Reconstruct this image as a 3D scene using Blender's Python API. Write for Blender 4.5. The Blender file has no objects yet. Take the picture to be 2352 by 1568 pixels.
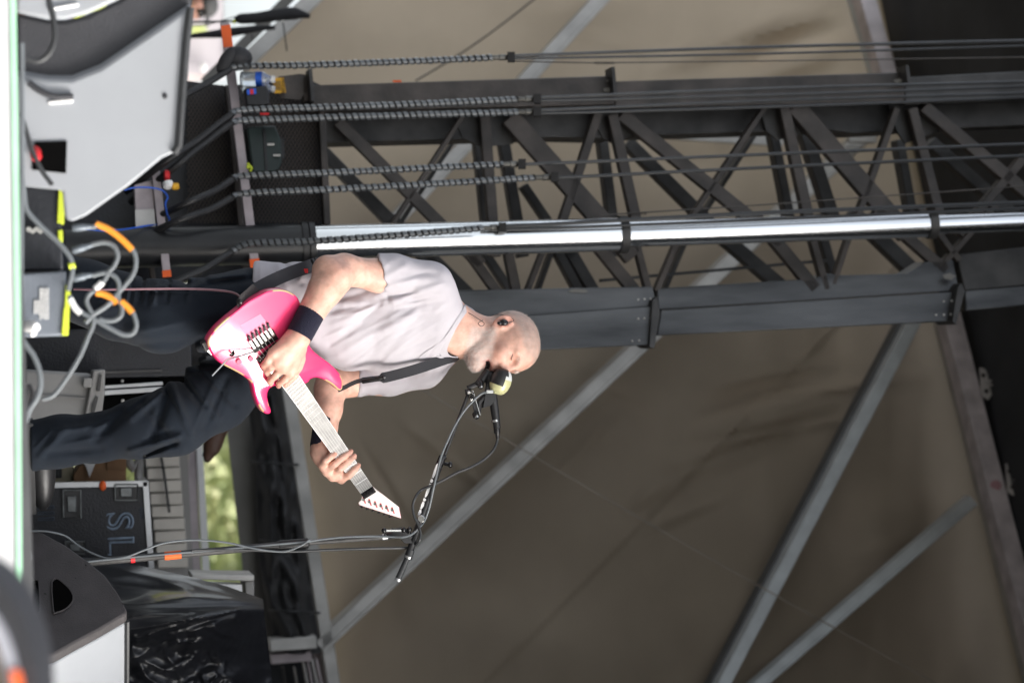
import bpy, math, random
import numpy as np
from mathutils import Vector, Matrix, noise as mn
random.seed(7); rng = np.random.default_rng(7)
R = math.radians
scene = bpy.context.scene
COL = scene.collection

# ---------------------------------------------------------------- camera
PITCH, ROLL, ZC, FPX = R(11.6), 0.036, -0.02, 5553.0
FOCUS = 7.5
fwd = np.array([0, math.cos(PITCH), math.sin(PITCH)])
upc = np.array([0, -math.sin(PITCH), math.cos(PITCH)])
rgt = np.array([1.0, 0, 0])
UU = math.cos(ROLL) * upc + math.sin(ROLL) * rgt      # picture right  (the camera lies on its side)
VV = -math.sin(ROLL) * upc + math.cos(ROLL) * rgt     # picture down
CAM = np.array([0, 0, ZC])
cd = bpy.data.cameras.new('camera'); co = bpy.data.objects.new('camera', cd); COL.objects.link(co)
cd.sensor_width = 36; cd.lens = 85; cd.clip_end = 500; cd.clip_start = 0.05
m = Matrix.Identity(4)
for i in range(3):
    m[i][0] = UU[i]; m[i][1] = -VV[i]; m[i][2] = -fwd[i]; m[i][3] = CAM[i]
co.matrix_world = m
cd.dof.use_dof = True; cd.dof.focus_distance = FOCUS; cd.dof.aperture_fstop = 2.8
scene.camera = co

# ---------------------------------------------------------------- sky, sun, exposure
SUN_EL, SUN_AZ = R(33), R(126)        # azimuth from +Y towards +X: in front of the stage, to the right
w = bpy.data.worlds.new('World'); scene.world = w; w.use_nodes = True
nt = w.node_tree; nt.nodes.clear()
sk = nt.nodes.new('ShaderNodeTexSky'); sk.sky_type = 'NISHITA'; sk.sun_disc = False
sk.sun_elevation = SUN_EL; sk.sun_rotation = SUN_AZ; sk.dust_density = 4.0; sk.air_density = 1.0
hs = nt.nodes.new('ShaderNodeHueSaturation'); hs.inputs['Saturation'].default_value = 0.34
bg = nt.nodes.new('ShaderNodeBackground'); bg.inputs['Strength'].default_value = 0.15
wo = nt.nodes.new('ShaderNodeOutputWorld')
nt.links.new(sk.outputs[0], hs.inputs['Color']); nt.links.new(hs.outputs[0], bg.inputs['Color']); nt.links.new(bg.outputs[0], wo.inputs['Surface'])
sl = bpy.data.lights.new('sun', 'SUN'); sl.energy = 1.4; sl.angle = R(18); sl.color = (1, .96, .91)
so = bpy.data.objects.new('sun', sl); COL.objects.link(so)
sdir = Vector((math.sin(SUN_AZ) * math.cos(SUN_EL), math.cos(SUN_AZ) * math.cos(SUN_EL), math.sin(SUN_EL)))
so.rotation_euler = sdir.to_track_quat('Z', 'Y').to_euler(); so.location = sdir * 30
scene.view_settings.view_transform = 'Standard'; scene.view_settings.look = 'None'
scene.view_settings.exposure = 1.12; scene.view_settings.gamma = 1.0
scene.view_settings.use_curve_mapping = False
scene.cycles.use_denoising = True
scene.cycles.max_bounces = 8

# ---------------------------------------------------------------- helpers
def W(u, v, Y):
    """world point at depth Y seen at (u, v) of the 2352 px wide photograph"""
    d = fwd * FPX + UU * (u - 1176) + VV * (v - 784)
    return CAM + d * (Y / d[1])
def WP(u, v, pl, off=0.0):
    """point on the upright plane Y + a X = b (moved off metres towards the audience)"""
    d = fwd * FPX + UU * (u - 1176) + VV * (v - 784)
    return CAM + d * ((pl[1] - off) / (d[1] + pl[0] * d[0]))
WALL = (0.445, 12.4); MAST = (0.43, 9.5)
MANY = 7.45
def P(u, v, c=0.0): return W(u, v, MANY + c)
PX = MANY / FPX
def proj(p):
    d = p - CAM; z = d @ fwd
    return 1176 + FPX * (d @ UU) / z, 784 + FPX * (d @ VV) / z

def mat(name, col, rough=.6, metal=0.0, var=.15, scale=8, bump=0.0, bscale=60, coat=0.0, col2=None, spec=.5, stretch=None, detail=4, sheen=0, trans=0):
    M = bpy.data.materials.new(name); M.use_nodes = True; t = M.node_tree; b = t.nodes['Principled BSDF']
    N, L = t.nodes.new, t.links.new
    tc = N('ShaderNodeTexCoord'); src = tc.outputs['Object']
    if stretch:
        mp = N('ShaderNodeMapping'); mp.inputs['Scale'].default_value = stretch; L(src, mp.inputs['Vector']); src = mp.outputs[0]
    nz = N('ShaderNodeTexNoise'); nz.inputs['Scale'].default_value = scale; nz.inputs['Detail'].default_value = detail; L(src, nz.inputs['Vector'])
    rp = N('ShaderNodeValToRGB'); rp.color_ramp.elements[0].position = .32; rp.color_ramp.elements[1].position = .68
    c2 = col2 or tuple(min(1, x * (1 + var)) for x in col); c1 = col if col2 else tuple(x * (1 - var) for x in col)
    rp.color_ramp.elements[0].color = (*c1, 1); rp.color_ramp.elements[1].color = (*c2, 1)
    L(nz.outputs[0], rp.inputs[0]); L(rp.outputs[0], b.inputs['Base Color'])
    b.inputs['Roughness'].default_value = rough; b.inputs['Metallic'].default_value = metal
    b.inputs['Specular IOR Level'].default_value = spec
    b.inputs['Coat Weight'].default_value = coat; b.inputs['Coat Roughness'].default_value = .06
    if sheen: b.inputs['Sheen Weight'].default_value = sheen
    if trans: b.inputs['Transmission Weight'].default_value = trans
    if bump:
        n2 = N('ShaderNodeTexNoise'); n2.inputs['Scale'].default_value = bscale; n2.inputs['Detail'].default_value = 5; L(src, n2.inputs['Vector'])
        bp = N('ShaderNodeBump'); bp.inputs['Strength'].default_value = bump; bp.inputs['Distance'].default_value = .01
        L(n2.outputs[0], bp.inputs['Height']); L(bp.outputs[0], b.inputs['Normal'])
    return M
M = {}
def mk(k, *a, **kw): M[k] = mat(k, *a, **kw)
mk('black', (.012, .012, .013), .45, bump=.1)
mk('black_gloss', (.01, .01, .011), .22)
mk('rubber', (.03, .032, .034), .5, bump=.1)
mk('grey_cable', (.13, .145, .155), .5)
mk('dark_steel', (.032, .032, .032), .55, metal=.2, col2=(.082, .08, .078), scale=7, bump=.3, bscale=30, detail=9)
mk('brown_steel', (.034, .030, .027), .55, metal=.1, col2=(.088, .075, .067), scale=7, bump=.3, bscale=25, detail=9)
mk('blue_steel', (.022, .024, .027), .42, metal=.3, col2=(.125, .13, .135), scale=2.6, bump=.2, stretch=(3, 3, .6), coat=.15, detail=9)
mk('galv', (.50, .49, .465), .5, metal=.25, var=.2, scale=6, bump=.1, bscale=50)
mk('pink_steel', (.40, .35, .36), .55, metal=.1, var=.22, scale=7, bump=.1)
mk('chrome', (.8, .82, .84), .2, metal=1.0, var=.02)
mk('nickel', (.62, .62, .60), .25, metal=1.0, var=.05)
mk('alu', (.55, .56, .57), .38, metal=.8, var=.1)
mk('orange', (.85, .13, .02), .6, var=.08)
mk('amber', (.8, .28, .02), .6, var=.08)
mk('lime', (.62, .72, .05), .6, var=.08)
mk('white', (.78, .78, .77), .6, var=.04)
mk('red', (.55, .015, .02), .5)
mk('blue', (.01, .09, .5), .5)
mk('monitor_grey', (.29, .305, .325), .6, var=.05, scale=4, bump=.05, bscale=300)
mk('monitor_dark', (.03, .031, .036), .6, var=.12, bump=.3, bscale=250)
mk('monitor_side', (.048, .043, .044), .6, var=.18, scale=14, bump=.3, bscale=250)
mk('hole', (.003, .003, .003), .95, spec=.02)
mk('plastic_grey', (.26, .255, .245), .5, var=.1)
mk('case_black', (.012, .013, .017), .42, var=.3, bump=.2, bscale=120)
mk('stencil', (.22, .28, .36), .6, var=.3, scale=30)
mk('beige', (.40, .36, .25), .6)
mk('card', (.27, .155, .08), .8, var=.15)
mk('corrugated', (.55, .52, .47), .5, metal=.3, var=.1)
mk('poly', (.009, .0095, .012), .38, var=.3, scale=6, coat=.2)
mk('fabric_black', (.018, .018, .02), .75, var=.4, scale=5, bump=.3, bscale=40)
mk('fabric_grey', (.20, .195, .18), .8, var=.15, scale=3)
mk('roof_fabric', (.042, .045, .05), .8, var=.3, scale=2)
mk('floor', (.09, .092, .095), .7, var=.15)
mk('fascia', (.62, .63, .64), .6, var=.05)
mk('green_strip', (.42, .76, .52), .6, var=.08)
mk('grass', (.085, .08, .072), .9, var=.25, scale=1.5)
mk('meadow', (.32, .35, .21), .9, col2=(.46, .45, .32), scale=.6)
mk('shirt_w', (.7, .68, .7), .8)
mk('cream', (.48, .47, .25), .32, var=.05, coat=.3)
mk('cream_rim', (.55, .57, .56), .35, var=.05)
mk('yellow_sign', (.72, .38, .02), .55, var=.1)
mk('toolbox', (.012, .022, .02), .5, var=.3)
mk('stencil2', (.06, .08, .11), .6); mk('fabric_black2', (.022, .022, .023), .62, var=.5, scale=4, bump=.25, bscale=30); mk('pale_band', (.42, .43, .48), .5); mk('tan_core', (.30, .25, .20), .7)
mk('clear', (.75, .8, .83), .12, var=.1, trans=.75)

class MB:
    def __init__(s): s.v = []; s.f = []; s.m = []; s.cm = 0
    def add(s, vs, fs):
        o = len(s.v); s.v += [tuple(map(float, x)) for x in vs]
        s.f += [tuple(o + i for i in f) for f in fs]; s.m += [s.cm] * len(fs)
    def hexa(s, a, b):                  # two matching quads
        s.add(list(a) + list(b), [(3, 2, 1, 0), (4, 5, 6, 7), (0, 1, 5, 4), (1, 2, 6, 5), (2, 3, 7, 6), (3, 0, 4, 7)])
    def box(s, c, x, y, z):             # centre, three half-axis vectors
        c, x, y, z = map(np.asarray, (c, x, y, z))
        s.hexa([c - x - y - z, c + x - y - z, c + x + y - z, c - x + y - z], [c - x - y + z, c + x - y + z, c + x + y + z, c - x + y + z])
    def prism(s, poly, vec):
        n = len(poly); vec = np.asarray(vec); poly = [np.asarray(p) for p in poly]
        s.add(poly + [p + vec for p in poly], [tuple(range(n))[::-1], tuple(range(n, 2 * n))] + [(i, (i + 1) % n, n + (i + 1) % n, n + i) for i in range(n)])
    def tube(s, pts, r, n=8, caps=True):
        pts = [np.asarray(p, float) for p in pts]; k = len(pts)
        rs = [r] * k if np.isscalar(r) else list(r)
        vs = []; t0 = pts[1] - pts[0]; a = np.array([0, 0, 1.0]) if abs(t0[2]) < .8 * np.linalg.norm(t0) else np.array([1.0, 0, 0])
        for i in range(k):
            t = pts[min(i + 1, k - 1)] - pts[max(i - 1, 0)]; t /= np.linalg.norm(t) + 1e-12
            x = a - t * (a @ t); x /= np.linalg.norm(x) + 1e-12; y = np.cross(t, x); a = x
            for j in range(n):
                q = 2 * math.pi * j / n; vs.append(pts[i] + rs[i] * (math.cos(q) * x + math.sin(q) * y))
        fs = [(i * n + j, i * n + (j + 1) % n, (i + 1) * n + (j + 1) % n, (i + 1) * n + j) for i in range(k - 1) for j in range(n)]
        if caps: fs += [tuple(range(n))[::-1], tuple(range((k - 1) * n, k * n))]
        s.add(vs, fs)
    def lathe(s, p, q, prof, n=16):     # prof: (t along p->q, radius)
        p, q = np.asarray(p, float), np.asarray(q, float)
        s_, e = [], None
        t = (q - p); t = t / np.linalg.norm(t); a = np.array([0, 0, 1.0]) if abs(t[2]) < .8 else np.array([1.0, 0, 0])
        x = a - t * (a @ t); x /= np.linalg.norm(x); y = np.cross(t, x); k = len(prof)
        vs = [p + (q - p) * tt + rr * (math.cos(2 * math.pi * j / n) * x + math.sin(2 * math.pi * j / n) * y) for tt, rr in prof for j in range(n)]
        fs = [(i * n + j, i * n + (j + 1) % n, (i + 1) * n + (j + 1) % n, (i + 1) * n + j) for i in range(k - 1) for j in range(n)]
        s.add(vs, fs + [tuple(range(n))[::-1], tuple(range((k - 1) * n, k * n))])
    def ellip(s, c, x, y, z, n=14, mm=9):
        c, x, y, z = map(np.asarray, (c, x, y, z))
        vs = []
        for i in range(mm + 1):
            th = math.pi * i / mm
            for j in range(n):
                ph = 2 * math.pi * j / n
                vs.append(c + math.sin(th) * (math.cos(ph) * x + math.sin(ph) * y) + math.cos(th) * z)
        s.add(vs, [(i * n + j, (i + 1) * n + j, (i + 1) * n + (j + 1) % n, i * n + (j + 1) % n) for i in range(mm) for j in range(n)])
    def ribbon(s, rows, th):            # rows: (left point, right point); th: thickness vector
        th = np.asarray(th); k = len(rows); vs = []
        for a, b in rows: vs += [np.asarray(a), np.asarray(b), np.asarray(b) + th, np.asarray(a) + th]
        fs = [(i * 4 + j, i * 4 + (j + 1) % 4, i * 4 + 4 + (j + 1) % 4, i * 4 + 4 + j) for i in range(k - 1) for j in range(4)]
        s.add(vs, fs + [(3, 2, 1, 0), tuple(range(4 * k - 4, 4 * k))])
    def build(s, name, mats, parent=None, ang=35, bevel=0, loc=None):
        me = bpy.data.meshes.new(name)
        v = np.array(s.v); o0 = np.zeros(3)
        if parent is None: o0 = np.array([v[:, 0].mean(), v[:, 1].mean(), v[:, 2].min()]) if loc is None else np.asarray(loc)
        else: o0 = np.array(parent.get('_o', (0, 0, 0)))
        me.from_pydata([tuple(x) for x in v - o0], [], s.f)
        ms = mats if isinstance(mats, (list, tuple)) else [mats]
        for k in ms: me.materials.append(M[k] if isinstance(k, str) else k)
        if len(ms) > 1: me.polygons.foreach_set('material_index', s.m)
        me.update(); me.shade_smooth(); me.set_sharp_from_angle(angle=R(ang))
        o = bpy.data.objects.new(name, me); COL.objects.link(o)
        if parent is None: o.location = o0; o['_o'] = list(map(float, o0))
        else: o.parent = parent; o['_o'] = list(map(float, o0))
        if bevel:
            b = o.modifiers.new('bevel', 'BEVEL'); b.width = bevel; b.segments = 2; b.limit_method = 'ANGLE'
        return o
def tag(o, label=None, cat=None, group=None, kind=None):
    if label: o['label'] = label
    if cat: o['category'] = cat
    if group: o['group'] = group
    if kind: o['kind'] = kind
    return o
def thing(name, loc, label, cat, group=None):
    o = bpy.data.objects.new(name, None); COL.objects.link(o); o.location = tuple(map(float, loc)); o.empty_display_size = .1
    o['_o'] = list(map(float, loc)); return tag(o, label, cat, group)
def spline(pts, n=8):
    pts = [np.asarray(p, float) for p in pts]; out = []
    q = [2 * pts[0] - pts[1]] + pts + [2 * pts[-1] - pts[-2]]
    for i in range(1, len(q) - 2):
        for j in range(n):
            t = j / n; a, b, c, d = q[i - 1:i + 3]
            out.append(.5 * (2 * b + (c - a) * t + (2 * a - 5 * b + 4 * c - d) * t * t + (3 * b - a - 3 * c + d) * t ** 3))
    return out + [pts[-1]]
def closed(pts, n=5):
    pts = [np.asarray(p, float) for p in pts]; out = []; k = len(pts)
    for i in range(k):
        a, b, c, d = pts[i - 1], pts[i], pts[(i + 1) % k], pts[(i + 2) % k]
        for j in range(n):
            t = j / n; out.append(.5 * (2 * b + (c - a) * t + (2 * a - 5 * b + 4 * c - d) * t * t + (3 * b - a - 3 * c + d) * t ** 3))
    return out
def text(name, s, c, ux, uz, size, m_, parent, outline=0):
    """flat lettering centred at c, reading along ux with its top towards uz"""
    cu = bpy.data.curves.new(name, 'FONT'); cu.body = s; cu.size = size; cu.align_x = 'CENTER'; cu.align_y = 'CENTER'
    if outline: cu.fill_mode = 'NONE'; cu.bevel_depth = outline
    else: cu.extrude = .0005
    o = bpy.data.objects.new('font', cu); COL.objects.link(o); bpy.context.view_layer.update()
    me = bpy.data.meshes.new_from_object(o.evaluated_get(bpy.context.evaluated_depsgraph_get())); bpy.data.objects.remove(o)
    me.materials.clear(); me.materials.append(M[m_]); o = bpy.data.objects.new(name, me); COL.objects.link(o)
    ux = Vector(ux).normalized(); uz = Vector(uz); uz = (uz - ux * uz.dot(ux)).normalized(); nn = ux.cross(uz)
    mm = Matrix(((ux[0], uz[0], nn[0], c[0]), (ux[1], uz[1], nn[1], c[1]), (ux[2], uz[2], nn[2], c[2]), (0, 0, 0, 1)))
    if parent is not None:
        o.parent = parent; mm = Matrix.Translation(-Vector(parent['_o'])) @ mm
    o.matrix_local = mm
    return o
def beam_px(mb, a, b, wpx, fn, depth):
    """square bar seen as a stripe wpx wide from pixel a to pixel b; fn(u, v) gives its front face"""
    a, b = np.asarray(a, float), np.asarray(b, float); d = (b - a) / np.linalg.norm(b - a); n = np.array([-d[1], d[0]]) * wpx / 2
    q = [fn(*(a - n)), fn(*(b - n)), fn(*(b + n)), fn(*(a + n))]
    mb.prism(q, np.array([0.0, depth, 0.0]))

def item(mb, name, mats, label, cat, group=None, **k): return tag(mb.build(name, mats, None, **k), label, cat, group)

# ---------------------------------------------------------------- solid modelling by distance fields (one closed surface per body or garment)
def cone_(a, b, ra, rb):
    a, b = np.asarray(a, float), np.asarray(b, float); ab = b - a; L2 = ab @ ab + 1e-12
    def f(p):
        t = np.clip((p - a) @ ab / L2, 0, 1)
        return np.linalg.norm(p - a - t[:, None] * ab, axis=1) - (ra + t * (rb - ra))
    return f, (a + b) / 2, math.sqrt(L2) / 2 + max(ra, rb)
def ellc_(a, b, wd, fd, wa, fa, wb, fb):
    """limb with an oval section: half widths along wd and fd at both ends"""
    a, b, wd, fd = (np.asarray(x, float) for x in (a, b, wd, fd)); ab = b - a; L2 = ab @ ab
    def f(p):
        t = np.clip((p - a) @ ab / L2, 0, 1); q = p - a - t[:, None] * ab
        w_ = wa + t * (wb - wa); f_ = fa + t * (fb - fa); x = q @ wd; y = q @ fd
        z2 = np.maximum((q * q).sum(1) - x * x - y * y, 0)
        k = np.sqrt((x / w_) ** 2 + (y / f_) ** 2 + z2 / (np.minimum(w_, f_) * .8) ** 2)
        return (k - 1) * np.minimum(w_, f_)
    return f, (a + b) / 2, math.sqrt(L2) / 2 + max(wa, wb, fa, fb)
def ell_(c, x, y, z):
    c = np.asarray(c, float); A = np.array([np.asarray(v, float) for v in (x, y, z)]); r = np.linalg.norm(A, axis=1); D = A / r[:, None]
    def f(p):
        q = (p - c) @ D.T; k0 = np.sqrt(((q / r) ** 2).sum(1)) + 1e-9; k1 = np.sqrt(((q / r ** 2) ** 2).sum(1)) + 1e-9
        return k0 * (k0 - 1) / k1
    return f, c, r.max()
class SDF:
    def __init__(s): s.p = []; s.disp = None
    def u(s, prim, k=.02): s.p.append((*prim, 0, k)); return s
    def sub(s, prim, k=.01): s.p.append((*prim, 1, k)); return s
    def cut(s, pt, n, near=None, rad=9.0):              # removes the side n points to
        pt, n = np.asarray(pt, float), np.asarray(n, float); n = n / np.linalg.norm(n)
        if near is None: s.p.append((lambda p: -((p - pt) @ n), pt, 99.0, 1, .004))
        else:
            near = np.asarray(near, float)
            s.p.append((lambda p: np.maximum(-((p - pt) @ n), np.linalg.norm(p - near, axis=1) - rad), near, rad, 1, .004))
        return s
    def ev(s, p, ps):
        d = np.full(len(p), 1.0)
        for f, c, r, op, k in ps:
            g = f(p)
            if op == 0:
                h = np.maximum(k - np.abs(d - g), 0) / k; d = np.minimum(d, g) - h * h * k * .25
            else:
                g = -g; h = np.maximum(k - np.abs(d - g), 0) / k; d = np.maximum(d, g) + h * h * k * .25
        if s.disp is not None: d = d - s.disp(p)
        return d
    def mesh(s, res):
        un = [q for q in s.p if q[3] == 0]
        lo = np.min([q[1] - q[2] for q in un], axis=0) - 4 * res; hi = np.max([q[1] + q[2] for q in un], axis=0) + 4 * res
        dim = np.ceil((hi - lo) / res).astype(int) + 1; B = 14; dim = ((dim + B - 1) // B) * B
        val = np.ones(dim, np.float32); hb = B * res * .5 * 1.74
        loc = (np.stack(np.meshgrid(*[np.arange(B)] * 3, indexing='ij'), -1).reshape(-1, 3)) * res
        cs = np.array([q[1] for q in s.p]); rs = np.array([q[2] for q in s.p]); ops = np.array([q[3] for q in s.p])
        for bi in np.ndindex(*(dim // B)):
            o = lo + np.array(bi) * B * res; c = o + (B - 1) * res / 2
            near = np.linalg.norm(cs - c, axis=1) - rs < hb + .05
            if not (near & (ops == 0)).any(): continue
            ps = [s.p[i] for i in np.nonzero(near)[0]]
            d = s.ev(c[None], ps)[0]; sl_ = tuple(slice(b_ * B, b_ * B + B) for b_ in bi)
            if d > hb * 1.5 + .02: continue
            if d < -hb * 2.2 - .02: val[sl_] = -1; continue
            val[sl_] = s.ev(o + loc, ps).reshape(B, B, B)
        sg = val < 0
        nx, ny, nz = dim - 1
        cnt = np.zeros((nx, ny, nz), np.int8)
        for i in (0, 1):
            for j in (0, 1):
                for k in (0, 1): cnt += sg[i:nx + i, j:ny + j, k:nz + k]
        act = (cnt > 0) & (cnt < 8); ix = np.argwhere(act); idx = np.full(act.shape, -1, np.int32); idx[act] = np.arange(len(ix))
        corn = [(i, j, k) for i in (0, 1) for j in (0, 1) for k in (0, 1)]
        cv = {c: val[ix[:, 0] + c[0], ix[:, 1] + c[1], ix[:, 2] + c[2]] for c in corn}
        acc = np.zeros((len(ix), 3)); n = np.zeros(len(ix))
        for c in corn:
            for ax in range(3):
                if c[ax] == 0:
                    e = list(c); e[ax] = 1; a, b = cv[c], cv[tuple(e)]; x = (a < 0) != (b < 0)
                    t = np.where(x, a / np.where(x, a - b, 1), 0); pnt = np.tile(np.array(c, float), (len(ix), 1)); pnt[:, ax] = t
                    acc += pnt * x[:, None]; n += x
        V = lo + (ix + acc / n[:, None]) * res
        F = []
        for ax in range(3):
            b, c = (ax + 1) % 3, (ax + 2) % 3
            s0 = [slice(0, None)] * 3; s1 = [slice(0, None)] * 3; s0[ax] = slice(0, -1); s1[ax] = slice(1, None)
            df = sg[tuple(s0)] != sg[tuple(s1)]
            e = np.argwhere(df); e = e[(e[:, b] > 0) & (e[:, c] > 0) & (e[:, b] < dim[b] - 1) & (e[:, c] < dim[c] - 1)]
            q = []
            for db, dc in ((1, 1), (0, 1), (0, 0), (1, 0)):
                t = e.copy(); t[:, b] -= db; t[:, c] -= dc; q.append(idx[t[:, 0], t[:, 1], t[:, 2]])
            q = np.stack(q, 1); fl = sg[e[:, 0], e[:, 1], e[:, 2]]
            q[~fl] = q[~fl][:, ::-1]; F.append(q)
        F = np.concatenate(F); F = F[(F >= 0).all(1)]
        for _ in range(3):                              # light smoothing
            A = np.zeros_like(V); k = np.zeros(len(V))
            for i in range(4):
                np.add.at(A, F[:, i], V[F[:, (i + 1) % 4]]); np.add.at(A, F[:, i], V[F[:, (i + 3) % 4]]); np.add.at(k, F[:, i], 2)
            V = V * .6 + .4 * A / np.maximum(k, 1)[:, None]
        return V, F
def mesh_obj(name, V, F, m_, parent=None, col=None):
    o0 = np.array(parent['_o']) if parent is not None else np.zeros(3)
    me = bpy.data.meshes.new(name); me.vertices.add(len(V)); me.vertices.foreach_set('co', (V - o0).astype(np.float32).ravel())
    k = F.shape[1]
    me.loops.add(F.size); me.loops.foreach_set('vertex_index', F.astype(np.int32).ravel()); me.polygons.add(len(F))
    me.polygons.foreach_set('loop_start', np.arange(0, F.size, k, dtype=np.int32))
    me.update(calc_edges=True); me.validate(); me.shade_smooth(); me.materials.append(M[m_] if isinstance(m_, str) else m_)
    if col is not None:
        at = me.attributes.new('Col', 'FLOAT_COLOR', 'POINT'); at.data.foreach_set('color', np.concatenate([col, np.ones((len(col), 1))], 1).astype(np.float32).ravel())
    o = bpy.data.objects.new(name, me); COL.objects.link(o)
    if parent is not None: o.parent = parent
    o['_o'] = list(map(float, o0)); return o
def ridges(lst):
    """cloth folds: (u1, v1, u2, v2, width px, height m) ridges, negative for valleys"""
    A = np.array(lst, float)
    def f(p):
        u, v = proj(p); d = np.zeros(len(p))
        for u1, v1, u2, v2, w_, h in A:
            du, dv = u2 - u1, v2 - v1; L2 = du * du + dv * dv
            t = ((u - u1) * du + (v - v1) * dv) / L2; tc = np.clip(t, 0, 1)
            r2 = (u - u1 - tc * du) ** 2 + (v - v1 - tc * dv) ** 2
            d += h * np.exp(-r2 / (w_ * w_)) * (.55 + .45 * np.sin(math.pi * np.clip(tc, .1, .9)))
        return d
    return f
def wav(p, sc, seed=0):
    r = np.random.default_rng(seed); d = 0
    for _ in range(7):
        k = r.normal(size=3); k = k / np.linalg.norm(k) * sc * r.uniform(.6, 1.6); d = d + np.sin(p @ k + r.uniform(0, 6.28))
    return d / 7

def skin_mat(name, rough=.5, bump=.12):
    m_ = bpy.data.materials.new(name); m_.use_nodes = True; t = m_.node_tree; b = t.nodes['Principled BSDF']; N, L = t.nodes.new, t.links.new
    at = N('ShaderNodeAttribute'); at.attribute_name = 'Col'
    tc = N('ShaderNodeTexCoord'); nz = N('ShaderNodeTexNoise'); nz.inputs['Scale'].default_value = 45; nz.inputs['Detail'].default_value = 5; L(tc.outputs['Object'], nz.inputs['Vector'])
    mr = N('ShaderNodeMapRange'); mr.inputs[1].default_value = .3; mr.inputs[2].default_value = .7; mr.inputs[3].default_value = .80; mr.inputs[4].default_value = 1.12; L(nz.outputs[0], mr.inputs[0])
    mx = N('ShaderNodeMix'); mx.data_type = 'RGBA'; mx.blend_type = 'MULTIPLY'; mx.inputs[0].default_value = 1
    L(at.outputs['Color'], mx.inputs[6]); L(mr.outputs[0], mx.inputs[7]); L(mx.outputs[2], b.inputs['Base Color'])
    b.inputs['Roughness'].default_value = rough; b.inputs['Subsurface Weight'].default_value = .12; b.inputs['Subsurface Radius'].default_value = (.012, .005, .003); b.inputs['Subsurface Scale'].default_value = .5
    n2 = N('ShaderNodeTexNoise'); n2.inputs['Scale'].default_value = 320; n2.inputs['Detail'].default_value = 3; L(tc.outputs['Object'], n2.inputs['Vector'])
    bp = N('ShaderNodeBump'); bp.inputs['Strength'].default_value = bump; bp.inputs['Distance'].default_value = .004; L(n2.outputs[0], bp.inputs['Height']); L(bp.outputs[0], b.inputs['Normal'])
    M[name] = m_
def cloth_mat(name, c1, c2, bump=.25, weave=700):
    m_ = mat(name, c1, .85, col2=c2, scale=5, bump=bump, bscale=weave, spec=.15, sheen=.06, detail=8); M[name] = m_
skin_mat('skin'); skin_mat('dark_skin', .6)
cloth_mat('tshirt', (.43, .405, .435), (.49, .465, .495))
cloth_mat('denim', (.007, .010, .0155), (.012, .017, .025), .35)
cloth_mat('towelling', (.014, .014, .028), (.026, .026, .045), .6, 420)


mk('lash', (.05, .025, .02), .7); mk('white_hair', (.70, .64, .60), .6); mk('grey_hair', (.36, .31, .28), .6); mk('string', (.62, .61, .58), .35)

mk('pink_steel_lit', (.70, .645, .665), .6, var=.2, scale=9, bump=.1); mk('pale_steel', (.62, .60, .58), .4); mk('barrel_black', (.014, .015, .017), .36, var=.3, scale=9, bump=.03); mk('fabric_grey2', (.13, .135, .14), .55, metal=.2); mk('bright_steel', (.60, .64, .66), .45, metal=.1, var=.12)  # pink top beam: the light it catches is put into a paler colour

# ================================================================ setting
def quad(name, pts, m_, kind='structure', th=None):
    mb = MB()
    if th is None: mb.add([np.asarray(p, float) for p in pts], [tuple(range(len(pts)))])
    else: mb.prism(pts, th)
    return tag(mb.build(name, m_, None), kind=kind)
quad('ground', [(-300, -200, -1.45), (300, -200, -1.45), (300, 300, -1.45), (-300, 300, -1.45)], 'grass')
fl = [W(-60, -200, 5.2) * [1, 1, 0], W(60, 1900, 5.0) * [1, 1, 0], np.array([4.5, 10.6, 0]), np.array([-5.5, 15.0, 0])]
quad('stage_floor', [f + np.array([0, 0, -.001]) for f in fl][::-1], 'floor', th=np.array([0, 0, -.25]))
# front edge of the stage: white skirt with a green strip along the top
mb = MB(); rows = [(34, -260), (36, 0), (46, 700), (51, 1500), (54, 1800)]
mb.prism([W(u - 2, v, 4.93) for u, v in rows] + [W(u - 340, v, 4.93) for u, v in rows[::-1]], np.array([0, .05, 0]))
fas = thing('stage_skirt', W(40, 700, 4.93), 'white skirt along the front edge of the stage with a green strip on top', 'stage skirt')
mb2 = mb.build('skirt_panel', 'fascia', fas)
mb = MB(); mb.prism([W(u + 1, v, 4.925) for u, v in rows] + [W(u - 12, v, 4.925) for u, v in rows[::-1]], np.array([0, .003, 0])); mb.build('green_strip', 'green_strip', fas)
# roof
def RP(x, y, z): return np.array([x, y, z], float)
quad('roof', [RP(-1.95, 13.4, 4.97), RP(5, 10.6, 5.05), RP(5, 3.4, 5.05), RP(1.0, 5.6, 5.0), RP(-1.95, 10.8, 4.97)], 'roof_fabric', th=np.array([0, 0, .06]))
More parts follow.
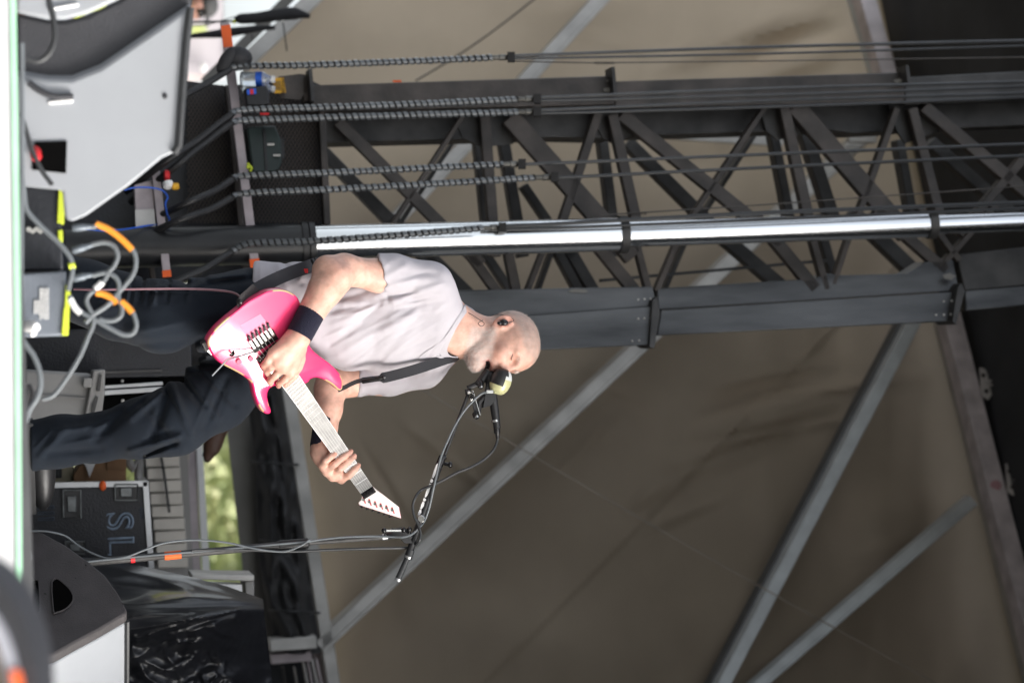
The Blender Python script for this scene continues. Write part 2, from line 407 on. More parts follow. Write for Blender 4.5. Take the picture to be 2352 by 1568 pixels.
# tarpaulin closing the back; unseen wall and curtain added to block light from right
quad('added_side_wall', [RP(3.1, 11.2, 0), RP(2.9, 6.0, 0), RP(2.9, 6.0, 5.0), RP(3.1, 11.2, 5.0)], 'roof_fabric', th=np.array([.05, 0, 0]))
quad('added_side_curtain', [RP(1.98, 11.3, 0), RP(2.1, 8.3, 0), RP(2.1, 8.3, 4.96), RP(1.98, 11.3, 4.96)], 'roof_fabric', th=np.array([.03, 0, 0]))
tm = mat('tarpaulin', (.455, .378, .288), .75, col2=(.56, .47, .362), scale=1.3, bump=.2, bscale=220, spec=.25, detail=7)
def ulow(v):
    if v < 128: return 588 + (128 - v) * 1.12
    if v < 640: return 560
    return 652 + (v - 900) * .157
def tarp_bump(u, v):
    q = np.array([u / 300.0, v / 300.0]); d = 0
    d += .012 * math.sin(5.1 * q[0] + 1.7 * q[1] + 2 * math.sin(1.1 * q[1])) * math.exp(-((v - 900) / 500) ** 2)
    for (u1, v1, u2, v2, w_, h) in ((1640, 140, 1900, 20, 26, .05), (1600, 165, 1960, 60, 22, -.045), (1700, 185, 1960, 110, 24, .04), (1480, 170, 1700, 90, 22, .03), (1560, 1010, 1960, 905, 30, .05), (1590, 960, 1900, 850, 26, -.04), (1480, 1080, 1800, 1010, 26, .03), (1560, 900, 1960, 830, 22, .035), (1420, 1180, 1620, 1060, 22, .03),
                                    (1500, 1200, 1560, 1060, 24, -.02), (1540, 1040, 2080, 940, 9, .014), (1620, 920, 2080, 880, 8, .014), (1500, 1100, 1850, 980, 9, -.014), (1600, 1000, 2000, 890, 8, -.012), (1450, 1230, 1700, 1130, 10, .014), (900, 950, 1150, 1150, 12, .014), (820, 1000, 960, 1240, 10, -.014), (1550, 120, 1950, 30, 8, .02), (1650, 160, 1960, 90, 8, -.018), (1250, 60, 1600, 150, 14, .014), (1900, 1300, 2200, 1200, 14, .014), (1250, 1120, 1450, 900, 12, .014), (1120, 1180, 1180, 960, 40, .03), (900, 1000, 1300, 960, 40, .025), (800, 1100, 1100, 1060, 40, -.02), (1860, 905, 2150, 870, 18, .02), (1300, 850, 1500, 950, 30, -.03), (1900, 1250, 2150, 1150, 60, .03), (1500, 1400, 2000, 1500, 90, .04), (900, 1380, 1400, 1500, 80, .03), (760, 60, 1300, 120, 50, .02), (1000, 30, 1500, 10, 40, .02)):
        du, dv = u2 - u1, v2 - v1; t = ((u - u1) * du + (v - v1) * dv) / (du * du + dv * dv)
        if not 0 < t < 1: continue
        r2 = (u - u1 - t * du) ** 2 + (v - v1 - t * dv) ** 2
        d += 2.0 * h * math.exp(-r2 / (w_ * (.6 + .5 * math.sin(math.pi * t))) ** 2) * math.sin(math.pi * t) ** 1.3
    d += .03 * mn.noise((u / 160, v / 330, 2.0)) + .012 * mn.noise((u / 60, v / 120, 5.0))
    d += .02 * math.exp(-((u - 1176 - 1.1 * (1500 - v) * .9) / 5) ** 2)
    return d
mk('rope_pale', (.36, .31, .26), .7)
NU, NV = 300, 230; vs = []
for j in range(NV + 1):
    v = -160 + 1960 * j / NV
    for i in range(NU + 1):
        lo_ = ulow(v); u = lo_ + (2215 + .22 * (v - 740) + 40 - lo_) * i / NU; vs.append(WP(u, v, WALL, tarp_bump(u, v) - .06))
mb = MB(); mb.add(vs, [(j * (NU + 1) + i, j * (NU + 1) + i + 1, (j + 1) * (NU + 1) + i + 1, (j + 1) * (NU + 1) + i) for j in range(NV) for i in range(NU)])
tp = mb.build('tarpaulin', tm, None, 60); tag(tp, 'big brown tarpaulin stretched behind the singer across the back of the stage', 'tarpaulin')
_t = tm.node_tree; _tr = _t.nodes.new('ShaderNodeBsdfTranslucent'); _mx = _t.nodes.new('ShaderNodeMixShader'); _mx.inputs[0].default_value = .5
_p = _t.nodes['Principled BSDF']; _t.links.new(_p.inputs['Base Color'].links[0].from_socket, _tr.inputs['Color'])       # thin cloth lets some daylight through
_t.links.new(_p.outputs[0], _mx.inputs[1]); _t.links.new(_tr.outputs[0], _mx.inputs[2]); _t.links.new(_mx.outputs[0], _t.nodes['Material Output'].inputs['Surface'])
# unseen black curtain added behind the cloth's right part to block its backlight
quad('backlight_blocker', [RP(-.55, 13.3, 1.5), RP(3.4, 11.2, 1.5), RP(3.4, 11.2, 4.96), RP(-.55, 13.3, 4.96)], 'roof_fabric', th=np.array([.01, .03, 0]))

# frame of the back wall
fr = thing('back_truss', WP(700, 1560, WALL, .1) * [1, 1, 0], 'grey steel frame of square beams and diagonals over the brown tarpaulin', 'truss')
def wbeam(a, b, w_, m_='galv', dep=.10, off=.08, ledge=0, name='beam', lip=None):
    mb = MB(); beam_px(mb, a, b, w_, lambda u, v: WP(u, v, WALL, off + dep), dep)
    o = mb.build(name, m_, fr, bevel=.006)
    if lip:                                            # a raised flange along one side
        a_, b_ = np.array(a, float), np.array(b, float); d = (b_ - a_) / np.linalg.norm(b_ - a_); nn_ = np.array([-d[1], d[0]]) * w_ * .34 * lip
        mb = MB(); beam_px(mb, a_ + nn_, b_ + nn_, w_ * .18, lambda u, v: WP(u, v, WALL, off + dep + .018), .02); mb.build('flange', m_, o)
    return o
wbeam((556, 150), (790, -70), 36, dep=.14, lip=1); wbeam((470, 190), (720, -60), 24, 'fabric_grey', dep=.05, off=.0)
wbeam((1398, -20), (740, 690), 34, dep=.14, lip=-1)
wbeam((735, 1486), (2060, 245), 34, dep=.14, lip=1)
wbeam((1648, 1600), (2112, 720), 30, 'bright_steel', dep=.10, off=.12); wbeam((1626, 1600), (2092, 712), 22, 'fabric_grey2', dep=.09, off=.06)
wbeam((1722, 1592), (2238, 1148), 28, 'bright_steel', dep=.08, off=.06, lip=1)
wbeam((1956, -40), (2037, 240), 18, 'bright_steel', dep=.10, off=.02); wbeam((1983, -42), (2064, 240), 36, 'pink_steel_lit', dep=.14, off=.10)
wbeam((2156, 690), (2388, 1620), 20, 'galv', dep=.10, off=.02); wbeam((2180, 690), (2424, 1640), 40, 'pink_steel_lit', dep=.14, off=.10)
wbeam((1950, 315), (2015, 318), 22, 'galv', dep=.05, off=.3)
wbeam((1530, 308), (1800, 326), 22, 'galv', dep=.05, off=.0)
wbeam((660, 880), (772, 1600), 30, 'galv', dep=.12, off=.10); wbeam((634, 880), (744, 1600), 20, 'pink_steel', dep=.06, off=.06)
wbeam((620, 1482), (728, 1474), 28, 'galv', dep=.12, off=.26); wbeam((622, 1514), (716, 1506), 22, 'pink_steel', dep=.08, off=.26)
mb = MB(); mb.prism([WP(u, v, WALL, .0) for u, v in ((600, 1500), (735, 1500), (760, 1640), (600, 1640))], np.array([0, .04, 0])); mb.build('backing', 'roof_fabric', fr)
for k in range(4): wbeam((696 + 10 * k, 1512), (712 + 11 * k, 1600), 6, 'pink_steel' if k % 2 else 'galv', dep=.04, off=.22)
wbeam((650, 1530), (662, 1600), 5, 'dark_steel', dep=.03, off=.15); wbeam((676, 1530), (688, 1600), 5, 'galv', dep=.03, off=.15)
for a in ((2258, 880, 20), (2318, 1100, 20)):           # lugs with shackles on the top beam
    u, v, s_ = a; mb = MB(); pts = [(u - 6, v - 36), (u + 4, v - 34), (u + 12, v - 18), (u + 14, v), (u + 20, v + 26), (u + 12, v + 38), (u - 2, v + 30)]
    mb.prism([WP(*p, WALL, .29) for p in pts], np.array([0, .02, 0])); lug = mb.build('lug', 'pale_steel', fr)
    for dv in (-18, 18):
        mb = MB(); mb.tube([WP(u + 4 + dv * .2, v + dv, WALL, .295), WP(u + 4 + dv * .2, v + dv, WALL, .27)], .011, 10); mb.build('lug_hole', 'hole', lug)
    mb = MB(); mb.tube(spline([WP(u + 9, v - 2, WALL, .32), WP(u + 22, v - 7, WALL, .32), WP(u + 35, v - 6, WALL, .32), WP(u + 36, v, WALL, .32), WP(u + 24, v + 4, WALL, .32), WP(u + 9, v + 2, WALL, .32)], 5), .006, 8)
    tag(mb.build('shackle', 'pale_steel', None), 'steel shackle on the %s lug of the pinkish top beam' % ('upper-left' if v < 1000 else 'lower, red-sprayed'), 'shackle', 'shackles on the top beam')
    mb = MB(); mb.cm = 0; mb.tube([WP(u + 35, v - 4, WALL, .32), WP(u + 160, v + 2, WALL, .32)], .004, 6); mb.cm = 1; mb.tube([WP(u + 46, v - 3.5, WALL, .32), WP(u + 56, v - 3, WALL, .32)], .009, 8)
    tag(mb.build('wire_rope', ['rubber', 'white'], None), 'thin wire rope with a crimp hanging from the %s shackle' % ('upper-left' if v < 1000 else 'red-marked'), 'wire rope', 'wire ropes on shackles')
mb = MB(); mb.ellip(WP(2287, 1115, WALL, .245), UU * .03, VV * .03, fwd * .004); mb.build('red_mark', mat('faded_red', (.62, .36, .40), .6), fr)
for a, b_, r_, lb, mm in (((945, 880), (2180, 1585), 1.5, 'thin pale rope running diagonally across the tarpaulin behind the microphone stand', 'rope_pale'), ((1240, -12), (955, 186), 2.2, 'thin dark cable slanting over the tarpaulin left of the mast', 'rubber')):
    mb = MB(); mb.tube([WP(a[0] + (b_[0] - a[0]) * t, a[1] + (b_[1] - a[1]) * t + 10 * math.sin(math.pi * t), WALL, .32) for t in np.linspace(0, 1, 14)], r_ * 12.4 / FPX, 6); item(mb, 'rope', mm, lb, 'rope')

# ================================================================ lattice mast
def T(u, v, off=0.0): return WP(u, v, MAST, off)
TS_ = 9.5 / FPX
mast = thing('lattice_mast', T(700, 480) * [1, 1, 0], 'tall dark steel lattice mast with stepped telescoping chords behind the singer', 'mast')
def poly(mb, pts, off, dep): mb.prism([T(u, v, off) for u, v in pts], np.array([.0, dep, .0]))
def chord(pts, off, dep, m_, name='chord', bev=.006):
    mb = MB(); poly(mb, pts, off, dep); return mb.build(name, m_, mast, bevel=bev)
chord([(716, 196), (1412, 174), (1412, 240), (716, 256)], .02, .10, 'brown_steel'); chord([(735, 238), (1412, 226), (1412, 318), (1270, 315), (735, 328)], -.10, .25, 'dark_steel')
chord([(1412, 187), (2078, 166), (2078, 232), (1412, 250)], .00, .10, 'brown_steel'); chord([(1412, 240), (1760, 226), (2078, 226), (2078, 300), (1960, 306), (1900, 298), (1460, 312)], -.12, .25, 'dark_steel')
chord([(2078, 178), (2420, 160), (2420, 225), (2078, 240)], -.02, .10, 'dark_steel'); chord([(2078, 230), (2420, 215), (2420, 285), (2078, 300)], -.13, .2, 'dark_steel')
for u, v0, v1 in ((715, 158, 232), (1410, 154, 214), (2085, 150, 190)):
    mb = MB(); poly(mb, [(u - 5, v0), (u + 2, v0), (u + 8, v1), (u, v1)], .09, .12); mb.build('end_plate', 'dark_steel', mast)
RC = [([(960, 668), (1500, 658), (1508, 700), (1500, 704), (1075, 736), (960, 742)], 'blue_steel', .0), ([(1010, 739), (1500, 703), (1512, 720), (1500, 792), (1240, 804), (1010, 815)], 'blue_steel', .03),
      ([(1508, 662), (1870, 640), (1900, 628), (1940, 632), (2085, 628), (2130, 600), (2190, 596), (2204, 668), (1512, 712)], 'blue_steel', -.03), ([(1518, 712), (2204, 669), (2210, 690), (2192, 738), (1508, 771)], 'blue_steel', .0),
      ([(2196, 585), (2420, 560), (2420, 650), (2216, 668)], 'dark_steel', -.06), ([(2216, 668), (2420, 652), (2420, 696), (2218, 714)], 'blue_steel', -.04)]
for q, mm, of in RC: chord(q, of, .16, mm)
for pts in ([(1499, 690), (1509, 682), (1516, 718), (1503, 800), (1492, 796)], [(2200, 660), (2209, 650), (2216, 668), (2196, 745), (2188, 738)]):
    mb = MB(); poly(mb, pts, .06, .2); mb.build('end_plate', 'dark_steel', mast)
for u, v in ((1466, 688), (1480, 687), (1494, 686), (1466, 732), (1480, 731), (1494, 731), (1452, 783), (1468, 782), (2168, 692), (2186, 691), (2150, 723), (2168, 723), (2184, 722)):
    mb = MB(); mb.ellip(T(u, v, .033), UU * .005, VV * .005, fwd * .004, 8, 5); mb.build('bolt', 'galv', mast)
for u, v, du, dv in ((1330, 668, 26, 5), (1400, 206, 20, 6), (2180, 636, 18, 8), (2064, 186, 14, 5), (1398, 186, 8, 3)):
    mb = MB(); rr = random.Random(u); mb.prism([T(u + du * math.cos(q) * rr.uniform(.6, 1.1), v + dv * math.sin(q) * rr.uniform(.6, 1.1), .028 if v < 300 else .005) for q in np.linspace(0, 6.0, 11)], np.array([0, .004, 0])); mb.build('paint_chip', 'fabric_grey', mast)
BR = [((777, 278), (1011, 512), 27, 0), ((744, 348), (904, 512), 28, 1), ((1064, 266), (909, 505), 11, 0), ((1080, 268), (925, 507), 8, 1), ((1114, 262), (1132, 494), 24, 0), ((1150, 268), (1188, 494), 24, 1), ((1172, 268), (1372, 494), 44, 0), ((1099, 325), (1116, 494), 18, 1), ((1205, 425), (1252, 494), 18, 1),
      ((1376, 258), (1316, 440), 20, 0), ((1386, 318), (1408, 492), 22, 1), ((1408, 262), (1458, 484), 24, 0), ((1428, 262), (1710, 488), 30, 0), ((1445, 326), (1606, 486), 28, 1), ((1760, 244), (1600, 484), 12, 0), ((1776, 246), (1622, 486), 9, 1), ((1778, 300), (1812, 478), 20, 1), ((1802, 242), (1854, 478), 24, 0), ((1842, 270), (1908, 474), 28, 1),
      ((1828, 242), (2026, 470), 42, 0), ((2062, 248), (1982, 470), 15, 0), ((2068, 320), (2094, 468), 20, 1), ((2097, 248), (2154, 468), 22, 0), ((2124, 244), (2400, 475), 28, 0), ((2140, 325), (2300, 464), 26, 1), ((2390, 320), (2264, 468), 20, 0), ((2390, 250), (2420, 440), 22, 1),
      ((1314, 580), (1362, 662), 26, 1), ((1388, 580), (1450, 656), 28, 0), ((1467, 572), (1490, 662), 16, 0), ((1552, 566), (1520, 642), 13, 0), ((1572, 566), (1540, 640), 9, 1), ((1684, 560), (1780, 642), 30, 1), ((1786, 556), (1854, 638), 28, 0), ((1869, 552), (1894, 640), 16, 0), ((1895, 552), (1915, 622), 20, 1), ((1950, 550), (1924, 628), 13, 0),
      ((2022, 545), (2094, 614), 32, 1), ((2082, 540), (2146, 596), 24, 0), ((2156, 532), (2186, 572), 14, 0), ((2238, 528), (2184, 588), 13, 0), ((1086, 590), (1142, 668), 22, 0), ((1120, 585), (1170, 660), 18, 1), ((1170, 584), (1188, 674), 22, 0), ((1246, 584), (1216, 660), 13, 0), ((1268, 582), (1240, 660), 10, 1), ((960, 560), (1075, 672), 28, 1), ((1285, 580), (1330, 664), 20, 1)]
def ext(a, b_):
    a, b_ = np.array(a, float), np.array(b_, float); d = (b_ - a) / np.linalg.norm(b_ - a)
    if b_[1] > 438 and b_[1] < 515: b_ = b_ + d * 70 / max(.5, abs(d[1]))
    if 560 < b_[1] < 690: b_ = b_ + d * 26 / max(.5, abs(d[1]))
    if 525 < a[1] < 610: a = a - d * 60 / max(.5, abs(d[1]))
    return a, b_
for a, b_, w_, ly in BR:
    a, b_ = ext(a, b_)
    mb = MB(); beam_px(mb, a, b_, w_, lambda u, v: T(u, v, -.03 if ly == 0 else -.55), .05 if ly == 0 else .08); mb.build('brace', 'brown_steel' if ly == 0 else 'dark_steel', mast, bevel=.004)
for pts in ([(1040, 258), (1150, 252), (1180, 330), (1108, 338), (1062, 316)], [(1350, 252), (1450, 248), (1480, 300), (1410, 330), (1385, 318)], [(1744, 240), (1860, 236), (1890, 300), (1786, 322), (1760, 300)], [(2040, 240), (2150, 236), (2160, 300), (2080, 330), (2060, 300)]):
    mb = MB(); poly(mb, pts, -.09, .02); mb.build('gusset_plate', 'dark_steel', mast)
mb = MB(); beam_px(mb, (1380, 644), (1900, 598), 7, lambda u, v: T(u, v, -.4), .03); mb.build('rail', 'dark_steel', mast)

# telescopic cylinder
cy = thing('hydraulic_cylinder', T(200, 565, .12), 'long telescopic hydraulic cylinder with bright chrome rod and black barrel beside the mast', 'hydraulic cylinder')
mb = MB(); mb.tube([T(150, 572, .16), T(700, 560, .16)], 46 * TS_, 48); mb.build('barrel', 'barrel_black', cy)
mb = MB(); mb.lathe(T(692, 560, .16), T(722, 559, .16), [(0, 51 * TS_), (.45, 51 * TS_), (.5, 47 * TS_), (.55, 51 * TS_), (1, 50 * TS_)], 32); mb.build('collar', 'black', cy)
for (u1, v1, u2, v2, r1, r2) in ((718, 557, 1428, 538.5, 40, 36), (1428, 538.5, 2140, 516, 31, 27), (2140, 516, 2440, 506, 23.5, 21)):
    mb = MB(); mb.tube([T(u1, v1, .16), T(u2, v2, .16)], [r1 * TS_, r1 * TS_ * .985], 48, caps=True); mb.build('rod', 'chrome', cy)
for u, v, r_ in ((1430, 538.5, 45), (2138, 516, 35)):
    mb = MB(); mb.lathe(T(u - 9, v + .2, .16), T(u + 9, v - .2, .16), [(0, r_ * TS_), (1, r_ * TS_)], 32); mb.build('guide_ring', 'dark_steel', cy)

# hoses with spiral wrap
def hose(pts, u_end, end2, label, low=None, r_=8.2, split=4):
    """pts: wrapped lower run (u, v) list; end2: pixel ends of the bare hoses at the top of the picture"""
    t_ = thing('hydraulic_hose', T(pts[0][0], pts[0][1], .26), label, 'hose', 'spiral-wrapped hoses along the mast')
    path = spline([T(u, v, .26 if len(x) == 0 else x[0]) for u, v, *x in pts], 10)
    mb = MB(); mb.tube(path, r_ * .74 * TS_, 10); mb.build('hose', 'hose_core', t_)
    full = path; path = [p_ for p_ in path if proj(p_)[0] > 528]; lowp = [p_ for p_ in full if proj(p_)[0] <= 534]
    if len(lowp) > 1:
        mb = MB(); mb.tube(lowp, r_ * 1.0 * TS_, 10); mb.build('lower_hose', 'hose_shaded', t_)  # lower run bare and near-black: the shade there is put into its colour
    seg = np.cumsum([0] + [np.linalg.norm(path[i + 1] - path[i]) for i in range(len(path) - 1)]); Lr = seg[-1]; pitch = 15 * TS_; nturn = Lr / pitch
    def at(s): i = min(np.searchsorted(seg, s, side='right') - 1, len(path) - 2); f = (s - seg[i]) / (seg[i + 1] - seg[i]); t = path[i + 1] - path[i]; return path[i] + t * f, t / np.linalg.norm(t)
    mb = MB(); N = int(nturn * 12); vs = []; r2 = random.Random(int(pts[0][1]))
    for i in range(N + 1):
        s = Lr * i / N; th = 2 * math.pi * nturn * i / N + 1.1 * math.sin(i * .013 + pts[0][1]) + .6 * math.sin(i * .047)
        for ds in (-.34, .34):
            c, t = at(min(max(s + ds * pitch, 0), Lr)); a = np.array([1.0, 0, 0]); x = a - t * (a @ t); x /= np.linalg.norm(x); y = np.cross(t, x)
            rr = r_ * TS_ * (1 + .06 * math.sin(i * .031 * 7)); vs.append(c + rr * (math.cos(th) * x + math.sin(th) * y))
    mb.add(vs, [(2 * i, 2 * i + 1, 2 * i + 3, 2 * i + 2) for i in range(N)]); mb.build('spiral_wrap', 'wrap', t_, 80)
    e = pts[-1]
    mb = MB(); mb.cm = 0; mb.lathe(T(e[0] - 2, e[1], .26), T(e[0] + 36, e[1] - 1, .26), [(0, 5 * TS_), (.1, 6 * TS_), (.45, 6 * TS_), (.5, 7.5 * TS_), (.9, 7.5 * TS_), (1, 5 * TS_)], 12); mb.cm = 1; mb.box(T(e[0] + 44, e[1] - 1, .26), UU * 9 * TS_, VV * 11 * TS_, fwd * .03); mb.build('coupling', ['fitting', 'black'], t_)
    for k, q in enumerate(end2):
        mb = MB(); dv = -5 + 10 * k / max(1, len(end2) - 1) if len(end2) > 1 else 0
        mb.tube(spline([T(e[0] + 40, e[1] - 1 + dv * .5, .26), T(e[0] + 120, e[1] - 3 + dv * .8, .26), T((e[0] + q[0]) / 2, (e[1] + q[1]) / 2 + dv, .25), T(q[0], q[1], .22)], 5), (q[2] if len(q) > 2 else 3.2) * TS_, 8); mb.build('bare_hose', 'bare_hose', t_)
mk('wrap', (.10, .11, .118), .3, var=.2, coat=.5); mk('hose_shaded', (.014, .014, .015), .5, bump=.3, bscale=80); mk('hose_core', (.006, .006, .006), .7); mk('bare_hose', (.028, .03, .033), .38, var=.2); mk('fitting', (.16, .155, .14), .45, metal=.6, var=.4)
hose([(320, 285, .06), (400, 232, .3), (470, 195, .28), (520, 165, .26), (548, 153), (700, 150), (950, 141), (1130, 133)], 1130, [(2440, 92, 4), (2440, 103, 3)], 'spiral-wrapped black hose farthest left, its lower end beside the black cap')
hose([(290, 440, .06), (380, 372, .3), (450, 325, .29), (525, 268, .27), (560, 253), (720, 248), (950, 240), (1190, 229)], 1190, [(2440, 186, 3.6), (2440, 196, 3.6)], 'spiral-wrapped black hose, left one of the close pair over the mast\'s left chord')
hose([(300, 465, .06), (400, 385, .28), (470, 330, .28), (535, 282, .27), (570, 277), (760, 270), (1000, 263), (1190, 258)], 1205, [(2440, 212, 3.6), (2440, 221, 3.6)], 'spiral-wrapped black hose, right one of the close pair over the mast\'s left chord')
hose([(310, 525, .06), (420, 470, .3), (490, 440, .28), (540, 408, .26), (565, 404), (760, 397), (1000, 385), (1155, 378)], 1160, [(2440, 328, 4)], 'spiral-wrapped black hose across the middle of the mast, ending in a brass-coloured coupling')
hose([(290, 565, .06), (400, 510, .3), (480, 482, .28), (540, 450, .26), (565, 444), (760, 435), (1000, 422), (1230, 408)], 1235, [(2440, 354, 4)], 'spiral-wrapped black hose just right of the brass-coloured coupling')
hose([(330, 685, .34), (415, 642, .34), (470, 618, .32), (530, 580, .28), (572, 560, .30), (700, 555, .34), (900, 541, .36), (1110, 524, .36)], 1120, [(2440, 462, 5), (2440, 474, 4)], 'spiral-wrapped black hose lying over the chrome rod')
for pts, lb in (([(1180, 141), (1366, 145), (1800, 140), (2400, 131)], 'thin wire with a rusty spring left of the mast chord'), ([(1380, 494), (1700, 474), (2400, 424)], 'thin wire running up just left of the chrome rod')):
    mb = MB(); mb.tube([T(u, v, .22) for u, v in pts], 1.6 * TS_, 6)
    mb.tube([T(pts[0][0] + (186 if pts[0][1] < 200 else 60) + k * .9, (145 if pts[0][1] < 200 else 490) + (3.5 if k % 2 else -3.5), .22) for k in range(50)], 1.0 * TS_, 5); item(mb, 'wire', 'brown_steel', lb, 'wire')

mk('dull_metal', (.16, .17, .17), .4, metal=.7, var=.3, scale=30); mk('mesh_steel', (.06, .05, .043), .6)

# ================================================================ base of the mast
cage = thing('mast_base', T(150, 400) * [1, 1, 0], 'dark mesh-clad base of the mast with a yellow danger sign', 'mast base')
mb = MB(); poly(mb, [(80, 190), (430, 186), (520, 198), (700, 178), (745, 200), (750, 516), (560, 640), (80, 650)], -.12, .5); mb.build('housing', 'case_black', cage)
mb = MB()
for k in range(-30, 75):
    for sgn_ in (1, -1):
        u0 = 380 + k * 9.0; pts = []
        for v in np.linspace(196, 512, 3):
            pts.append((u0 + sgn_ * (v - 350) * .62, v))
        (a0, b0), (a1, b1) = pts[0], pts[-1]
        ts = [t for t in np.linspace(0, 1, 41) if 428 < a0 + (a1 - a0) * t < 742]
        if len(ts) < 2: continue
        q = [(a0 + (a1 - a0) * t, b0 + (b1 - b0) * t) for t in (ts[0], ts[-1])]
        mb.tube([T(*q[0], -.05), T(*q[1], -.05)], 1.5 * TS_, 4, caps=False)
o = mb.build('mesh_panel', 'mesh_steel', cage); o['kind'] = 'stuff'
for q, w_ in ((((738, 196), (752, 516)), 16), (((700, 178), (705, 232)), 14), (((524, 196), (566, 640)), 14), (((300, 240), (352, 640)), 12)):
    mb = MB(); beam_px(mb, *q, w_, lambda u, v: T(u, v, .0), .06); mb.build('frame_bar', 'brown_steel', cage, bevel=.004)
mb = MB(); poly(mb, [(626, 180), (652, 178), (657, 213), (630, 215)], .02, .006); sg = mb.build('danger_sign', 'yellow_sign', cage)
text('lettering', 'DANGER', T(650.5, 195.5, .026), T(650, 213, .026) - T(650, 180, .026), UU, .019, 'black', sg)
mb = MB()
for k in range(5): poly(mb, [(628 + k * 3.6, 186), (629.2 + k * 3.6, 186), (630.6 + k * 3.6, 208), (629.4 + k * 3.6, 208)], .024, .002)
mb.build('small_print', 'brown_steel', sg)
mb = MB(); poly(mb, [(640, 176), (688, 170), (704, 172), (706, 205), (690, 230), (640, 225)], .0, .02); mb.build('bracket', 'brown_steel', cage)
# pinkish steel rails with orange taped ends
def rail(a, b_, w_, offs, label, tapes, dep=.05):
    r_ = thing('steel_rail', T(*a, offs[0]), label, 'rail', 'pinkish steel rails with orange ends')
    a_, b2 = np.array(a, float), np.array(b_, float); d = b2 - a_; n_ = np.array([-d[1], d[0]]) / np.linalg.norm(d) * w_ / 2
    f = lambda t, s_, o_: T(*(a_ + d * t + n_ * s_), offs[0] + (offs[1] - offs[0]) * t + o_)
    mb = MB(); mb.prism([f(0, -1, 0), f(1, -1, 0), f(1, 1, 0), f(0, 1, 0)], np.array([-.02, dep, 0])); mb.build('bar', 'pink_steel', r_, bevel=.003)
    for t0, t1 in tapes:
        mb = MB(); mb.hexa([f(t0, -1.06, -.045), f(t1, -1.06, -.045), f(t1, 1.06, -.045), f(t0, 1.06, -.045)], [f(t0, -1.06, .003), f(t1, -1.06, .003), f(t1, 1.06, .003), f(t0, 1.06, .003)]); mb.build('orange_tape', 'orange', r_)
    return r_
rail((518, 58), (587, 618), 21, (.14, .22), 'longer pinkish steel rail, orange tape on both ends, black cap hanging on it', [(0, .09), (.958, 1)])
rail((358, 395), (384, 636), 19, (.22, .22), 'shorter pinkish steel rail between monitor and jeans, orange tape on its right end', [(.935, 1)])
mb = MB(); poly(mb, [(308, 425), (352, 412), (358, 520), (312, 520)], .2, .08); bx = thing('steel_box', T(310, 470, .2), 'short pinkish square steel tube beside the shorter rail', 'steel tube'); mb.build('tube_wall', 'pink_steel', bx, bevel=.004)
mb = MB(); poly(mb, [(310, 482), (354, 480), (357, 520), (312, 522)], .21, .02); mb.build('end_cap', 'galv', bx)
# things on the rail and cage
cap = thing('cap', T(540, 130, .22), 'black baseball cap hanging on the left end of the longer rail', 'cap')
c0 = T(545, 134, .24); mb = MB(); mb.ellip(c0, UU * .062, VV * .048, fwd * .06); mb.build('crown', 'fabric_black', cap)
mb = MB(); mb.ellip(T(519, 138, .285), UU * .034 - VV * .012, VV * .052 - UU * .018, fwd * .014 + UU * .004, 18, 8); mb.build('peak', 'fabric_black', cap)
for k in (-.5, .2, .7):
    mb = MB(); mb.tube([c0 + UU * (.064 * math.cos(q)) + VV * (.05 * math.sin(q) * (1 - abs(k) * .4) + k * .01) - fwd * .061 * math.sin(q) * .4 + VV * k * .02 - fwd * .03 for q in np.linspace(.2, 2.9, 8)], .0015, 5); mb.build('seam', 'rubber', cap)
def bottle(c, dr, ln, rr, label):
    t_ = thing('water_bottle', c, label, 'bottle', 'water bottles at the rail'); dr = dr / np.linalg.norm(dr)
    mb = MB(); mb.lathe(c, c + dr * ln, [(0, rr * .8), (.03, rr), (.2, rr * .96), (.22, rr), (.4, rr * .95), (.45, rr), (.68, rr), (.85, rr * .55), (.9, rr * .42), (1, rr * .42)], 18); mb.build('bottle_wall', 'clear', t_)
    mb = MB(); mb.lathe(c + dr * ln * .47, c + dr * ln * .66, [(0, rr * 1.03), (1, rr * 1.03)], 18); mb.build('label_band', 'blue', t_)
    mb = MB(); mb.lathe(c + dr * ln * .93, c + dr * ln * 1.03, [(0, rr * .5), (1, rr * .48)], 14); mb.build('bottle_cap', 'white', t_)
bottle(T(552, 182, .2), UU, .135, .030, 'clear water bottle with blue label, nearer the black cap, beside the rail')
bottle(T(556, 197, .14), UU + .12 * VV, .13, .028, 'clear water bottle half hidden behind the black pouch')
mb = MB(); poly(mb, [(560, 203), (612, 196), (618, 208), (620, 240), (566, 244)], .26, .05); pch = thing('pouch', T(590, 220, .26), 'black pouch with small blue and red badge under the water bottles', 'pouch'); mb.build('pouch_wall', 'black', pch, bevel=.008)
mb = MB(); mb.cm = 0; poly(mb, [(567, 206), (588, 203), (589, 216), (568, 218)], .264, .003); mb.cm = 1; poly(mb, [(574, 206), (582, 205), (583, 216), (575, 217)], .266, .003); mb.build('badge', ['blue', 'red'], pch)
tb = thing('toolbox', T(580, 340, .2), 'dark green-black equipment box with pale catches on the mesh base', 'box')
mb = MB(); poly(mb, [(566, 292), (632, 288), (645, 320), (648, 372), (640, 392), (580, 398)], .2, .12); mb.build('box_wall', 'toolbox', tb, bevel=.008)
mb = MB(); poly(mb, [(604, 296), (610, 296), (616, 392), (610, 393)], .206, .02); mb.build('lid_seam', 'black', tb)
for u, v in ((636, 357), (622, 332)):
    mb = MB(); mb.box(T(u, v, .206), UU * .014, VV * .004, fwd * .004); mb.build('catch', 'galv', tb)
mb = MB(); poly(mb, [(640, 315), (652, 318), (654, 362), (646, 366)], .19, .04); mb.build('handle', 'black', tb)
mb = MB()
